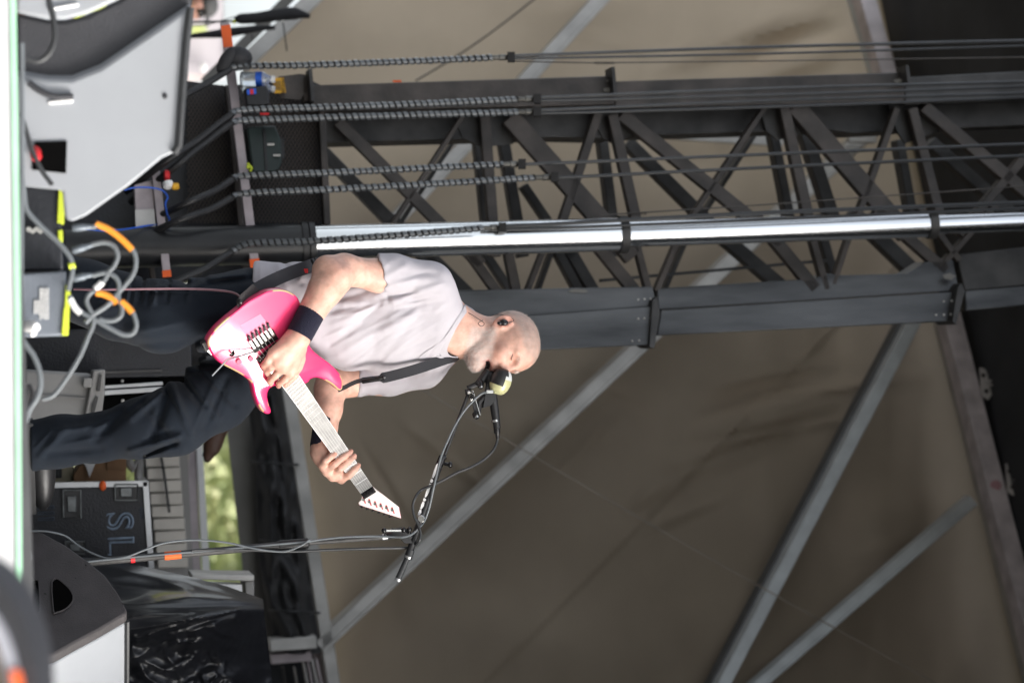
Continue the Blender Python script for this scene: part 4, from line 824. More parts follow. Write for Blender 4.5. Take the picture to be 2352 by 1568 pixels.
# cables on the edge
px5 = 5.7 / 7.45
def c5(pts, r_, m_, label, Y=5.6, plug=None, tags=()):
    t_ = thing('cable', W(pts[0][0], pts[0][1], Y), label, 'cable', 'cables looped on the stage boxes')
    q = spline([W(p_[0], p_[1], Y + (p_[2] if len(p_) > 2 else 0)) for p_ in pts], 7)
    mb = MB(); mb.tube(q, r_ * PX * px5, 10); mb.build('cord', m_, t_)
    if plug:
        mb = MB(); mb.lathe(W(*plug[0], Y), W(*plug[1], Y), [(0, 7 * PX * px5), (.1, 8.5 * PX * px5), (.6, 8 * PX * px5), (.65, 6.5 * PX * px5), (1, 5 * PX * px5)], 14); mb.build('plug', 'fitting2', t_)
    for tg, mm in tags:
        mb = MB(); mb.tube(spline([W(u, v, Y) for u, v in tg], 5), 7.4 * PX * px5, 12); mb.build('tag_sleeve', mm, t_)
c5([(212, 523), (225, 519), (262, 535), (302, 570), (312, 600), (304, 632), (272, 672), (245, 702), (215, 722), (196, 742)], 5.5, 'grey_cable', 'grey cable with long orange sleeve, uppermost of the loops on the stage boxes', plug=((166, 524), (214, 521)), tags=[([(220, 514), (250, 527), (280, 550), (304, 574)], 'amber')])
c5([(210, 562), (240, 557), (262, 566), (270, 588), (262, 610), (248, 626), (240, 643), (222, 662)], 5.5, 'grey_cable', 'grey cable with a white sleeve near its end, between the two boxes', plug=((166, 576), (212, 563)), tags=[([(235, 648), (218, 664)], 'white')])
c5([(212, 633), (240, 627), (262, 634), (273, 652), (272, 684), (280, 704), (278, 724), (264, 735), (245, 737), (228, 733)], 5.3, 'grey_cable', 'grey cable plugged into the blue-grey box, bending back in a loop', plug=((168, 640), (212, 631)))
c5([(216, 735), (212, 752), (203, 772), (185, 815), (158, 861), (124, 906), (97, 917)], 5.2, 'grey_cable', 'grey cable drooping from the loops down past the grey crate')
c5([(262, 690), (240, 706), (216, 720), (204, 706), (199, 690), (206, 675), (222, 668), (240, 676), (258, 690)], 5.0, 'grey_cable', 'small round grey cable loop above the blue-grey box')
c5([(160, 678), (165, 696), (186, 716), (215, 732), (250, 752), (282, 768), (304, 766), (313, 748), (308, 724), (298, 708)], 5.3, 'grey_cable', 'grey cable with two short orange sleeves and a white end, lowest loop', tags=[([(221, 672), (240, 676), (258, 686), (268, 697)], 'amber'), ([(278, 692), (292, 704), (304, 718)], 'amber'), ([(161, 686), (172, 706), (186, 720)], 'white')])
c5([(49, 390), (55, 440), (62, 482), (90, 515), (128, 551), (150, 575), (164, 598), (166, 625), (160, 650), (156, 668)], 5.5, 'grey_cable', 'grey cable slanting across the dark stage box with a yellow wrap', Y=5.5, tags=[([(158, 612), (172, 608)], 'lime')])
c5([(48, 260), (60, 300), (74, 345), (95, 390), (120, 425)], 5.2, 'rubber', 'dark cable lying across the left monitor recess', Y=5.45)
c5([(49, 776), (62, 795), (78, 818), (90, 850), (93, 885), (84, 915), (68, 940), (58, 970)], 6.2, 'grey_cable', 'thick pale grey cable arching beside the grey crate', Y=5.5)
c5([(60, 962), (62, 920), (66, 885), (74, 900), (70, 930)], 4, 'black', 'short black cable tangled at the stage edge', Y=5.6)
c5([(62, 135), (90, 140), (115, 120), (126, 85), (122, 40), (112, 0), (105, -30)], 6.5, 'rubber', 'black cable curving in front of the left monitor grille', Y=5.3)
c5([(52, 1240), (66, 1258), (72, 1280), (64, 1296), (58, 1300), (66, 1316), (70, 1338), (64, 1365), (62, 1376)], 3.6, 'grey_cable', 'pale cable rippling along the foot of the right monitor', Y=6.4)
c5([(50, 100), (51, 300), (49, 500), (48, 640), (50, 760)], 5.2, 'grey_cable', 'long grey cable lying straight along the stage edge', Y=5.15)
# blurred cable drum close to the lens
fg = thing('cable_coil', W(20, 1560, 3.0), 'blurred dark round coil with pale band and orange mark in the lower corner', 'coil')
cen = W(-95, 1610, 3.0); s3 = 3.0 / FPX
def ring(r0, r1, m_, nm, dy):
    mb = MB(); N = 40; vs = []
    for i in range(N):
        q = 2 * math.pi * i / N
        for r_, d_ in ((r0, dy), (r1, dy), (r1, .12), (r0, .12)): vs.append(cen + (UU * math.cos(q) * r_ * .72 + VV * math.sin(q) * r_ * 1.3) * s3 + fwd * d_)
    mb.add(vs, [(i * 4 + j, i * 4 + (j + 1) % 4, ((i + 1) % N) * 4 + (j + 1) % 4, ((i + 1) % N) * 4 + j) for i in range(N) for j in range(4)]); return mb.build(nm, m_, fg)
ring(192, 240, 'monitor_dark', 'outer_tyre', 0); ring(160, 192, 'pale_band', 'pale_band', -.01); ring(60, 160, 'tan_core', 'core', .01)
mb = MB(); mb.prism([W(u, v, 2.97) for u, v in ((24, 1540), (46, 1540), (58, 1600), (34, 1610))], np.array([0, .01, 0])); mb.build('orange_mark', 'orange', fg)

# ================================================================ the guitarist
man = thing('person', P(60, 860) * np.array([1, 1, 0]), 'bald bearded man in pale grey t-shirt and dark jeans playing the pink guitar and singing', 'person')
# head frame: x forward, y to his left (away from us), z up
HA = R(37); HO = P(1177, 786, 0)
hf = np.array([math.cos(HA), -math.sin(HA), 0]); hl = np.array([math.sin(HA), math.cos(HA), 0]); hz = np.array([0, 0, 1.0])
HP = R(3); hf, hz = hf * math.cos(HP) - hz * math.sin(HP), hz * math.cos(HP) + hf * math.sin(HP)
HR = R(-1.5); hl, hz = hl * math.cos(HR) - hz * math.sin(HR), hz * math.cos(HR) + hl * math.sin(HR)
HM = np.array([hf, hl, hz])
def H(x, y, z): return HO + x * hf + y * hl + z * hz
def HE(c, r, yaw=0, pit=0):
    cy, sy = math.cos(yaw), math.sin(yaw); x = cy * hf + sy * hl; y = -sy * hf + cy * hl; z = hz
    if pit: x, z = x * math.cos(pit) - z * math.sin(pit), z * math.cos(pit) + x * math.sin(pit)
    return ell_(H(*c), x * r[0], y * r[1], z * r[2])
def HC(a, b, ra, rb): return cone_(H(*a), H(*b), ra, rb)
px = PX
def arm(S, pts, k=.025):
    for (a, ra), (b, rb) in zip(pts, pts[1:]): S.u(cone_(a, b, ra * px, rb * px), k)
near_arm = [(P(965, 660, -.10), 33), (P(868, 633, -.165), 35), (P(790, 620, -.21), 34), (P(752, 621, -.245), 30)]
near_fore = [(P(752, 621, -.245), 30), (P(768, 640, -.255), 36), (P(745, 668, -.265), 35), (P(722, 706, -.272), 28), (P(700, 745, -.278), 25), (P(684, 776, -.283), 26)]
far_arm = [(P(965, 850, .12), 38), (P(880, 872, .13), 34), (P(800, 878, .13), 32), (P(762, 872, .12), 30)]
far_fore = [(P(762, 872, .12), 30), (P(758, 895, .10), 34), (P(754, 940, .075), 30), (P(748, 985, .055), 24), (P(741, 1022, .035), 22), (P(738, 1040, .03), 23)]
def guitC(u, v): return -.36 + .00092 * ((u - 480) * .732 + (v - 780) * .682)
def build_hand_near(S, g=0):
    z = lambda u, v, h: P(u, v, guitC(u, v) - h)
    wr = z(684, 776, .052)
    mcp = [z(627, 811, .046), z(637, 829, .052), z(650, 844, .054), z(668, 853, .052)]
    for q, r0 in zip(mcp, (13, 14.5, 15, 15)): S.u(cone_(wr, q, 23 * px, r0 * px), .012)
    S.u(cone_(z(668, 792, .05), z(648, 828, .05), 22 * px, 20 * px), .02)
    S.u(cone_(z(690, 800, .04), z(684, 843, .03), 15 * px, 10 * px), .015)      # thumb side of the palm
    tips = [[(615, 828, .042), (606, 838, .024), (606, 845, .012)], [(622, 843, .044), (613, 852, .026), (616, 860, .012)],
            [(633, 862, .047), (620, 875, .028), (622, 881, .012)], [(655, 871, .044), (642, 880, .026), (640, 886, .012)]]
    for q, tp in zip(mcp, tips):
        pts = [q] + [z(*a) for a in tp]; rr = (9.5, 8.6, 7.6, 6.6)
        for i in range(3): S.u(cone_(pts[i], pts[i + 1], rr[i] * px, rr[i + 1] * px), .004)
    t = [z(690, 825, .035), z(676, 862, .022), z(655, 884, .012)]
    S.u(cone_(t[0], t[1], 11 * px, 9 * px), .01); S.u(cone_(t[1], t[2], 9 * px, 7 * px), .005)
    for q, e in zip(mcp, tips):                                                # tendons on the back of the hand
        S.u(cone_(wr + (q - wr) * .35 + np.array([0, -.021, 0]), q + np.array([0, -.010, 0]), 4 * px, 5 * px), .012)
def build_hand_far(S):
    z = lambda u, v, h: P(u, v, guitC(u, v) - h)
    wr = P(738, 1036, .03)
    mcp = [z(741, 1068, -.012), z(750, 1082, -.010), z(764, 1094, -.008), z(784, 1100, -.006)]
    for q, r0 in zip(mcp, (11, 12, 12, 12)): S.u(cone_(wr, q, 20 * px, r0 * px), .014)
    S.u(cone_(P(742, 1045, .03), z(768, 1080, -.022), 20 * px, 17 * px), .02)
    fing = [[(741, 1066, -.008), (748, 1058, .012), (760, 1048, .018), (769, 1042, .013)], [(750, 1080, -.006), (768, 1066, .022), (788, 1050, .022), (806, 1036, .012)],
            [(764, 1092, -.004), (782, 1076, .024), (800, 1060, .024), (814, 1046, .012)], [(784, 1099, -.002), (801, 1092, .020), (813, 1080, .022), (823, 1068, .012)]]
    for fg in fing:
        pts = [z(*a) for a in fg]; rr = (9.3, 8.4, 7.8, 6.4)
        for i in range(3): S.u(cone_(pts[i], pts[i + 1], rr[i] * px, rr[i + 1] * px), .004)
    t = [z(745, 1050, -.03), z(790, 1045, -.035), z(812, 1050, -.028)]          # thumb behind the neck
    S.u(cone_(t[0], t[1], 12 * px, 10 * px), .01); S.u(cone_(t[1], t[2], 10 * px, 8 * px), .005)

S = SDF()
# skull, face
S.u(HE((-.012, 0, .0), (.098, .0765, .086)))
S.u(HE((.030, 0, .004), (.066, .066, .072)), .03)
S.u(HE((.046, 0, -.045), (.052, .054, .062)), .03)
S.u(HC((.030, 0, -.080), (.066, 0, -.118), .050, .028), .025)
for y in (-1, 1):
    S.u(HC((-.006, y * .056, -.062), (.058, y * .022, -.120), .018, .020), .03)
    S.u(HE((.066, y * .036, -.046), (.024, .024, .020)), .02)
    S.u(HC((.089, y * .010, .004), (.076, y * .046, .002), .010, .008), .014)
S.u(HC((.092, 0, -.004), (.112, 0, -.042), .0085, .0115), .012)
for y in (-1, 1): S.u(HE((.098, y * .0145, -.045), (.013, .0085, .0095)), .005)
S.u(HE((.086, 0, -.070), (.019, .028, .014)), .014)
S.u(HE((.095, 0, -.074), (.009, .022, .0055)), .006)
S.u(HE((.086, 0, -.099), (.010, .021, .0065)), .008)
S.u(HE((.087, 0, -.124), (.022, .027, .020)), .014)
for y in (-1, 1):
    S.sub(HE((.096, y * .032, -.010), (.018, .021, .013)), .014)
    S.u(HE((.0745, y * .031, -.010), (.0135, .0150, .0125)), .003)
    S.u(HC((.0875, y * .017, .001), (.080, y * .047, -.001), .0035, .0035), .006)
    S.sub(HE((.104, y * .0095, -.0535), (.0065, .0045, .004)), .003)
S.sub(HE((.100, 0, -.087), (.020, .021, .0085)), .004)
# ears
for y in (-1, 1):
    yaw = y * R(-28)
    S.u(HE((-.014, y * .081, -.038), (.025, .0095, .035), yaw, R(-20)), .006)
    S.sub(HE((-.011, y * .0905, -.035), (.0135, .010, .020), yaw, R(-20)), .005)
    S.sub(HE((-.020, y * .0905, -.016), (.010, .006, .007), yaw, R(-20)), .004)
    S.u(HE((-.001, y * .081, -.042), (.005, .006, .007), yaw), .006)
# neck and trunk
S.u(cone_(H(-.030, 0, -.055), P(1040, 760, -.01), .056, .058), .02)
S.u(cone_(H(-.005, -.03, -.075), P(1034, 792, -.045), .016, .011), .02)          # neck muscle
S.u(cone_(H(.028, 0, -.112), P(1042, 796, -.02), .020, .018), .02)
S.u(cone_(P(1060, 745, 0), P(1000, 660, -.09), .045, .04), .05); S.u(cone_(P(1060, 770, 0), P(990, 850, .10), .045, .04), .05)
wdir = np.array([.7071, .7071, 0]); fdir = np.array([.7071, -.7071, 0])
TORSO = [(P(985, 750, 0), .150, .09), (P(880, 738, 0), .138, .10), (P(720, 722, 0), .13, .10), (P(600, 716, 0), .135, .10)]
for (a, wa, fa), (b, wb, fb) in zip(TORSO, TORSO[1:]): S.u(ellc_(a, b, wdir, fdir, wa, fa, wb, fb), .03)
arm(S, near_arm); arm(S, near_fore); arm(S, far_arm); arm(S, far_fore)
build_hand_near(S); build_hand_far(S)
near_leg = [(P(575, 705, -.05), 84), (P(480, 722, -.09), 80), (P(370, 727, -.13), 78), (P(270, 702, -.07), 72), (P(200, 673, -.02), 70), (P(110, 645, .06), 70), (P(62, 632, .09), 72)]
far_leg = [(P(570, 815, .06), 84), (P(500, 905, .02), 80), (P(400, 968, -.04), 74), (P(320, 985, -.03), 64), (P(225, 1006, -.0), 52), (P(140, 1012, .02), 56), (P(64, 1026, .05), 60)]
for lg in (near_leg, far_leg):
    for (a, ra), (b, rb) in zip(lg[:-1], lg[1:-1]): S.u(cone_(a, b, ra * px * .62, rb * px * .55), .03)
V, F = S.mesh(.0036)
hv = (V - HO) @ HM.T
x, y, z = hv.T
sm = lambda a, b, t: np.clip((t - a) / (b - a), 0, 1) ** 2 * (3 - 2 * np.clip((t - a) / (b - a), 0, 1))
nn = .5 + .5 * wav(V, 90, 3); n3 = .5 + .5 * wav(V, 500, 5)
base = np.tile(np.array([.66, .39, .30]), (len(V), 1)); base += (nn - .5)[:, None] * np.array([.06, .07, .06]) + (n3 - .5)[:, None] * np.array([.02, .05, .045])
def blend(c, w_):
    global base
    base = base * (1 - w_[:, None]) + np.array(c) * w_[:, None]
uu, vv = proj(V); head = (sm(-.20, -.15, z) * (np.linalg.norm(hv, axis=1) < .25))
blend((.62, .30, .24), .5 * head * np.exp(-((x - .07) ** 2 + (np.abs(y) - .035) ** 2 + (z + .045) ** 2) / .0007))
blend((.64, .27, .21), .55 * head * np.exp(-((x - .112) ** 2 + y ** 2 + (z + .048) ** 2) / .0003))
hairline = sm(.002, .03, z - .22 * (x - .02) - .012 * (nn - .5)) * sm(.085, .05, x - .25 * z) + sm(-.012, -.03, x) * sm(-.075, -.05, z + .3 * (x + .05)) * sm(.072, .06, np.abs(y) - .003 * 0)
blend((.42, .35, .31), head * np.clip(hairline, 0, 1) * (.35 + .35 * n3) * (np.abs(y) < .078))
beard = sm(-.052, -.072, z - .25 * (.02 - x)) * sm(-.02, .012, x + .1 * (z + .06)) * sm(-.165, -.150, z + .35 * (x - .06) * (x < .06))
lips = np.exp(-(((z + .087) / .013) ** 2)) * (x > .078) * (np.abs(y) < .024)
blend((.60, .52, .48), head * beard * (.35 + .5 * n3) * (1 - lips))
blend((.48, .14, .13), head * lips * .75)
blend((.02, .008, .008), head * ((np.abs(z + .087) < .0075) & (x < .092) & (x > .066) & (np.abs(y) < .021)) * 1.0)
blend((.60, .27, .21), .45 * head * np.exp(-((x - .078) ** 2 + (np.abs(y) - .033) ** 2 + (z + .012) ** 2) / .00022))
blend((.60, .26, .20), .5 * head * (np.abs(y) > .08) * (np.abs(x + .014) < .035) * (z > -.08))
for q in ((627, 811), (637, 829), (650, 844), (668, 853), (616, 850), (606, 838), (620, 876), (642, 882), (806, 1036), (814, 1046), (823, 1068), (769, 1042)):
    blend((.60, .25, .19), .4 * np.exp(-((uu - q[0]) ** 2 + (vv - q[1]) ** 2) / 60) * (np.abs(V[:, 1] - 7.3) < .5))
blend((.50, .22, .16), .35 * np.exp(-((uu - 775) ** 2 + (vv - 610) ** 2) / 500))
body = mesh_obj('body', V, F, 'skin', man, base)

# closed eyelids' lash line, brows, stubble
for y_ in (-1, 1):
    mb = MB(); mb.tube(spline([H(.0855, y_ * .0185, -.0145), H(.0882, y_ * .026, -.0155), H(.0878, y_ * .034, -.0155), H(.0835, y_ * .043, -.0135), H(.079, y_ * .048, -.012)], 4), [.0006] * 4 + [.0011] * 9 + [.0006] * 4, 5); mb.build('eyelash', 'lash', man)
rs = np.random.default_rng(12); nv = len(V); nrm = np.zeros((nv, 3)); fn = np.cross(V[F[:, 2]] - V[F[:, 0]], V[F[:, 3]] - V[F[:, 1]])
for k_ in range(4): np.add.at(nrm, F[:, k_], fn)
nrm /= np.linalg.norm(nrm, axis=1)[:, None] + 1e-12
if ((V - HO) * nrm)[np.linalg.norm(hv, axis=1) < .12].sum() < 0: nrm = -nrm
def stubble(nm, w_, n_, ln, dirv, m_, wid=.00035):
    w_ = w_ / w_.sum(); pick = rs.choice(nv, n_, p=w_); mb = MB()
    for q in pick:
        b0 = V[q] + rs.normal(size=3) * .0016; nn_ = nrm[q]; dd = nn_ * .75 + dirv * rs.uniform(.5, 1.1) + rs.normal(size=3) * .25; dd /= np.linalg.norm(dd); sd_ = np.cross(dd, rs.normal(size=3)); sd_ /= np.linalg.norm(sd_) + 1e-9; L_ = ln * rs.uniform(.5, 1.2)
        mb.add([b0 - sd_ * wid - nn_ * .001, b0 + sd_ * wid - nn_ * .001, b0 + dd * L_], [(0, 1, 2)])
    o = mb.build(nm, m_, man, 180); o['kind'] = 'stuff'; return o
okear = (np.abs(y) < .079)
stubble('beard', np.clip(head * beard * (1 - lips) * okear, 0, 1) + 1e-9, 7000, .0048, -hz * 1.0, 'white_hair')
stubble('hair', np.clip(head * np.clip(hairline, 0, 1) * okear * sm(-.075, -.05, z + .3 * (x + .05)), 0, 1) + 1e-9, 9000, .0028, -hz * .2 - hf * .3, 'grey_hair', .0003)
stubble('eyebrow', head * np.exp(-(((z - .008) / .004) ** 2)) * (x > .05) * (np.abs(np.abs(y) - .031) < .018) + 1e-12, 260, .006, hl * 0 - hz * .3, 'white_hair', .0003)
# wrist bands
for nm, pts, rr in (('wristband', [P(723, 703, -.272), P(705, 736, -.277), P(688, 769, -.282)], (31, 30.5, 30)), ('wristband', [P(751, 955, .068), P(745, 990, .052), P(738, 1027, .034)], (29, 28, 27))):
    mb = MB(); a, b, c = pts; mb.lathe(a, c, [(0, rr[0] * px * .86), (-.02, rr[0] * px * .97), (.04, rr[0] * px), (.5, rr[1] * px), (.96, rr[2] * px), (1.02, rr[2] * px * .97), (1.0, rr[2] * px * .84)], 28)
    mb.build(nm, 'towelling', man, 60)
# in-ear monitor with its wire
mb = MB(); e0 = H(-.010, -.089, -.036)
mb.ellip(e0, hf * .011, hl * .009, hz * .014); mb.ellip(H(-.006, -.091, -.050), hf * .006, hl * .005, hz * .008)
ear = mb.build('earpiece', 'black_gloss', man)
mb = MB(); mb.tube(spline([H(-.006, -.093, -.022), H(-.018, -.090, -.004), H(-.040, -.080, -.020), H(-.060, -.066, -.042), H(-.080, -.035, -.062), H(-.082, -.02, -.085), P(1108, 736, -.06), P(1098, 742, -.065), P(1106, 749, -.068), P(1112, 742, -.066), P(1095, 730, -.06), P(1083, 722, -.06), P(1070, 716, -.05)]), .0011, 5)
mb.build('earpiece_wire', 'rubber', man)

# t-shirt
S = SDF()
S.u(cone_(P(985, 656, -.105), P(905, 632, -.145), 53 * px, 47 * px), .02); S.u(cone_(P(905, 632, -.145), P(830, 621, -.18), 47 * px, 43 * px), .02)
ca = P(864, 629, -.165); S.cut(ca, P(820, 638, -.175) - P(880, 628, -.15))
S.u(cone_(P(972, 850, .11), P(895, 872, .125), 40 * px, 37 * px), .025); S.u(cone_(P(895, 872, .125), P(790, 880, .13), 35 * px, 34 * px), .02)
cb = P(822, 880, .128); S.cut(cb, P(800, 878, .13) - P(840, 881, .128))
S.sub(cone_(P(884, 634, -.16), P(820, 627, -.20), 38 * px, 38 * px), .003)
S.sub(cone_(P(842, 879, .128), P(800, 880, .13), 30 * px, 30 * px), .003)
TS = [(P(985, 750, 0), .185, .115), (P(895, 738, 0), .178, .135), (P(800, 732, 0), .168, .138), (P(690, 718, .0), .160, .13), (P(592, 712, .0), .166, .13)]
for (a, wa, fa), (b, wb, fb) in zip(TS, TS[1:]): S.u(ellc_(a, b, wdir, fdir, wa, fa, wb, fb), .03)
S.u(cone_(P(1040, 738, -.01), P(985, 660, -.10), 40 * px, 50 * px), .04); S.u(cone_(P(1035, 775, 0), P(980, 845, .10), 42 * px, 40 * px), .04)
S.u(cone_(P(1062, 738, .03), P(1010, 765, .0), 36 * px, 54 * px), .04)
S.cut(P(592, 716, .0), -UU + .04 * VV)
# neck opening
n0 = P(1008, 770, -.022); nax = UU * .97 + VV * -.06; nax /= np.linalg.norm(nax); nx1 = VV - nax * (VV @ nax); nx1 /= np.linalg.norm(nx1); nx2 = np.cross(nax, nx1)
NR = 55 * px
def neck_ring(rad):
    o_ = []
    for q in np.linspace(0, 2 * math.pi, 61)[:-1]:
        base_ = n0 + (nx1 * math.cos(q) + nx2 * math.sin(q)) * rad; hs_ = np.linspace(.16, -.16, 200); pts_ = base_ + hs_[:, None] * nax; dv = S.ev(pts_, S.p); k_ = np.argmax(dv < 0); o_.append(pts_[k_])
    o_ = np.array(o_)
    for _ in range(4): o_ = .5 * o_ + .25 * (np.roll(o_, 1, 0) + np.roll(o_, -1, 0))
    return o_
ring_, ring2 = neck_ring(NR - .002), neck_ring(NR + .014)
S.sub(cone_(n0 - nax * .12, n0 + nax * .3, NR, NR), .004)
fold = ridges([(1008, 655, 905, 690, 10, .010), (1015, 690, 900, 712, 8, -.007), (990, 640, 890, 655, 8, .006), (980, 700, 885, 760, 9, .008), (965, 720, 870, 830, 9, -.006),
    (880, 694, 800, 760, 11, -.012), (880, 694, 790, 700, 9, .010), (880, 700, 770, 742, 9, .009), (870, 690, 760, 716, 7, -.008), (885, 720, 760, 790, 9, -.007), (900, 740, 780, 815, 10, .007),
    (1010, 790, 900, 850, 10, .005), (960, 700, 900, 690, 7, .008), (950, 668, 892, 682, 7, -.010), (930, 610, 880, 640, 8, .005), (1000, 630, 920, 625, 7, -.004), (945, 730, 800, 800, 10, .006), (830, 700, 750, 730, 8, .008),
    (840, 670, 770, 690, 7, -.007), (860, 780, 770, 830, 9, -.006), (980, 780, 840, 845, 9, -.005), (640, 612, 660, 660, 8, .008), (655, 608, 690, 650, 7, -.008), (700, 604, 690, 640, 8, .006), (890, 875, 830, 890, 6, .004), (950, 866, 870, 880, 6, -.004),
    (1003, 812, 990, 866, 7, -.004), (1018, 700, 985, 730, 6, .004), (905, 660, 870, 650, 6, -.004), (895, 600, 872, 625, 5, .003)])
fine = ridges([(1005, 662, 920, 686, 4, .005), (1012, 680, 915, 697, 3.5, -.005), (990, 690, 905, 706, 4, .005), (1000, 712, 890, 735, 4, .004), (985, 735, 880, 790, 4, -.004), (960, 765, 860, 845, 4, .004), (940, 705, 800, 778, 4, .004), (878, 694, 830, 735, 4, -.006), (888, 690, 815, 720, 3.5, .006), (885, 696, 800, 706, 3.5, -.005), (878, 705, 775, 726, 4, .005),
    (860, 735, 760, 800, 4, .004), (900, 760, 800, 838, 4, -.004), (850, 812, 790, 850, 4, .004), (960, 640, 900, 655, 3.5, .004), (985, 625, 915, 640, 3.5, -.004), (1020, 650, 960, 668, 3.5, .004), (945, 672, 896, 683, 3, -.006), (925, 655, 870, 662, 3, .004), (1015, 735, 960, 765, 3.5, .003), (1008, 770, 930, 800, 3.5, -.003), (905, 884, 850, 893, 3, .003), (940, 872, 880, 888, 3, -.003), (820, 740, 745, 775, 4, .005), (800, 690, 755, 700, 4, .005), (790, 668, 745, 672, 4, -.005)])
hemb = ridges([(872, 588, 856, 664, 2.0, .0022), (826, 862, 832, 898, 2.0, .002), (885, 600, 868, 664, 1.5, -.0012), (598, 612, 598, 700, 2.5, .002)])
S.disp = lambda p: 0.65 * fold(p) + .5 * fine(p) + hemb(p) + .0026 * wav(p * np.array([1, 1, .55]), 42, 1) + .0015 * wav(p, 120, 2)
V, F = S.mesh(.0036)
shirt = mesh_obj('t_shirt', V, F, 'tshirt', man)
# collar rib
mb = MB(); rows = []
for i in list(range(60)) + [0, 1]:
    ou = ring2[i] - n0; ou -= nax * (ou @ nax); ou /= np.linalg.norm(ou); rows.append((ring_[i] + nax * .005 - ou * .002, ring2[i] + nax * .003 + ou * .004))
mb.ribbon(rows, np.array([0, 0, .0015])); mb.build('collar', 'tshirt', man, 70)
# jeans
S = SDF()
for lg in (near_leg, far_leg):
    for (a, ra), (b, rb) in zip(lg, lg[1:]): S.u(cone_(a, b, ra * px, rb * px), .03)
S.u(ellc_(P(625, 716, 0), P(550, 730, 0), wdir, fdir, .13, .105, .145, .12), .05)
S.cut(P(618, 716, 0), UU)
for lg in (near_leg, far_leg):
    a = lg[-1][0] * np.array([1, 1, 0]) + np.array([0, 0, .012]); S.cut(a, np.array([0, 0, -1.0]))
fold = ridges([(402, 829, 470, 770, 9, -.012), (402, 829, 500, 840, 9, -.014), (430, 845, 520, 800, 9, .010), (400, 850, 470, 930, 10, -.014), (430, 870, 500, 960, 9, .010), (390, 880, 440, 1000, 10, .010), (460, 850, 540, 930, 8, -.008),
    (385, 905, 350, 1010, 10, -.010), (370, 900, 300, 960, 9, .010), (330, 930, 400, 1020, 9, -.008), (415, 1000, 300, 1035, 7, .010), (405, 1015, 330, 1045, 6, -.012), (280, 950, 220, 1010, 10, -.008), (240, 975, 130, 990, 9, .007), (230, 1030, 110, 1040, 10, -.007), (150, 985, 90, 1050, 8, .006),
    (590, 640, 480, 650, 9, -.008), (560, 632, 440, 645, 8, .009), (470, 640, 350, 672, 7, -.011), (420, 655, 330, 665, 6, .012), (390, 648, 385, 690, 5, -.008), (360, 650, 352, 695, 5, .008), (330, 645, 322, 690, 5, -.009), (300, 640, 290, 690, 5, .008), (440, 642, 430, 690, 6, .007),
    (520, 720, 300, 760, 14, .006), (480, 780, 320, 790, 10, -.006), (280, 700, 200, 720, 10, .006), (520, 870, 470, 980, 9, -.007)])
fine2 = ridges([(402, 832, 455, 800, 4, -.006), (405, 838, 470, 850, 4, .006), (395, 860, 440, 905, 4, .006), (380, 900, 420, 960, 4, -.006), (410, 1005, 340, 1030, 4, .006), (400, 985, 330, 1010, 4, -.006), (340, 905, 290, 940, 4, .006), (260, 955, 200, 985, 4, -.005), (240, 1000, 150, 1020, 4, .005), (120, 985, 80, 1030, 4, .005),
    (500, 640, 430, 668, 4, .005), (470, 655, 400, 690, 4, -.005), (395, 640, 388, 700, 3.5, .006), (345, 645, 338, 700, 3.5, -.006), (312, 640, 306, 700, 3.5, .006), (420, 740, 330, 760, 4, .005), (260, 640, 230, 690, 4, .005), (230, 625, 200, 680, 4, -.005), (490, 880, 440, 990, 4, .005), (520, 900, 500, 965, 4, -.004)])
S.disp = lambda p: 1.7 * fold(p) + fine2(p) + .004 * wav(p * np.array([1, 1, .6]), 34, 11) + .0015 * wav(p, 95, 12)
V, F = S.mesh(.0044)
mesh_obj('jeans', V, F, 'denim', man)
mb = MB(); mb.tube(spline([P(590, 672, -.195), P(480, 673, -.205), P(370, 668, -.215), P(280, 655, -.15), P(180, 650, -.09)], 6), 1.6 * px, 5); mb.build('seam', 'denim', man)
for lg, dx in ((near_leg, -.5), (far_leg, .8)):
    a = lg[-1][0] * np.array([1, 1, 0]); dr = np.array([math.cos(dx - .6), math.sin(dx - .6), 0]); sd = np.array([-dr[1], dr[0], 0])
    mb = MB(); mb.ellip(a + dr * .06 + np.array([0, 0, .045]), dr * .145, sd * .05, np.array([0, 0, .043])); mb.box(a + dr * .06 + np.array([0, 0, .012]), dr * .14, sd * .045, np.array([0, 0, .012]))
    mb.build('shoe', 'black', man)

# ================================================================ guitar
def G(u, v, h=0.0): return P(u, v, guitC(u, v) - h)
cmat = bpy.data.materials.new('pink_lacquer'); cmat.use_nodes = True; t = cmat.node_tree; b = t.nodes['Principled BSDF']
b.inputs['Base Color'].default_value = (.78, .012, .13, 1); b.inputs['Roughness'].default_value = .3; b.inputs['Coat Weight'].default_value = 1; b.inputs['Coat Roughness'].default_value = .22; b.inputs['Coat IOR'].default_value = 1.7
tc = t.nodes.new('ShaderNodeTexCoord'); nz = t.nodes.new('ShaderNodeTexNoise'); nz.inputs['Scale'].default_value = 7; nz.inputs['Detail'].default_value = 6; rp = t.nodes.new('ShaderNodeValToRGB')
rp.color_ramp.elements[0].color = (.76, .030, .125, 1); rp.color_ramp.elements[1].color = (.90, .065, .20, 1); t.links.new(tc.outputs['Object'], nz.inputs['Vector']); t.links.new(nz.outputs[0], rp.inputs[0]); t.links.new(rp.outputs[0], b.inputs['Base Color'])
M['pink'] = cmat
wm = bpy.data.materials.new('worn_edge'); wm.use_nodes = True; t = wm.node_tree; b = t.nodes['Principled BSDF']; b.inputs['Roughness'].default_value = .4; b.inputs['Coat Weight'].default_value = .5
tc = t.nodes.new('ShaderNodeTexCoord'); nz = t.nodes.new('ShaderNodeTexNoise'); nz.inputs['Scale'].default_value = 11; nz.inputs['Detail'].default_value = 3; rp = t.nodes.new('ShaderNodeValToRGB')
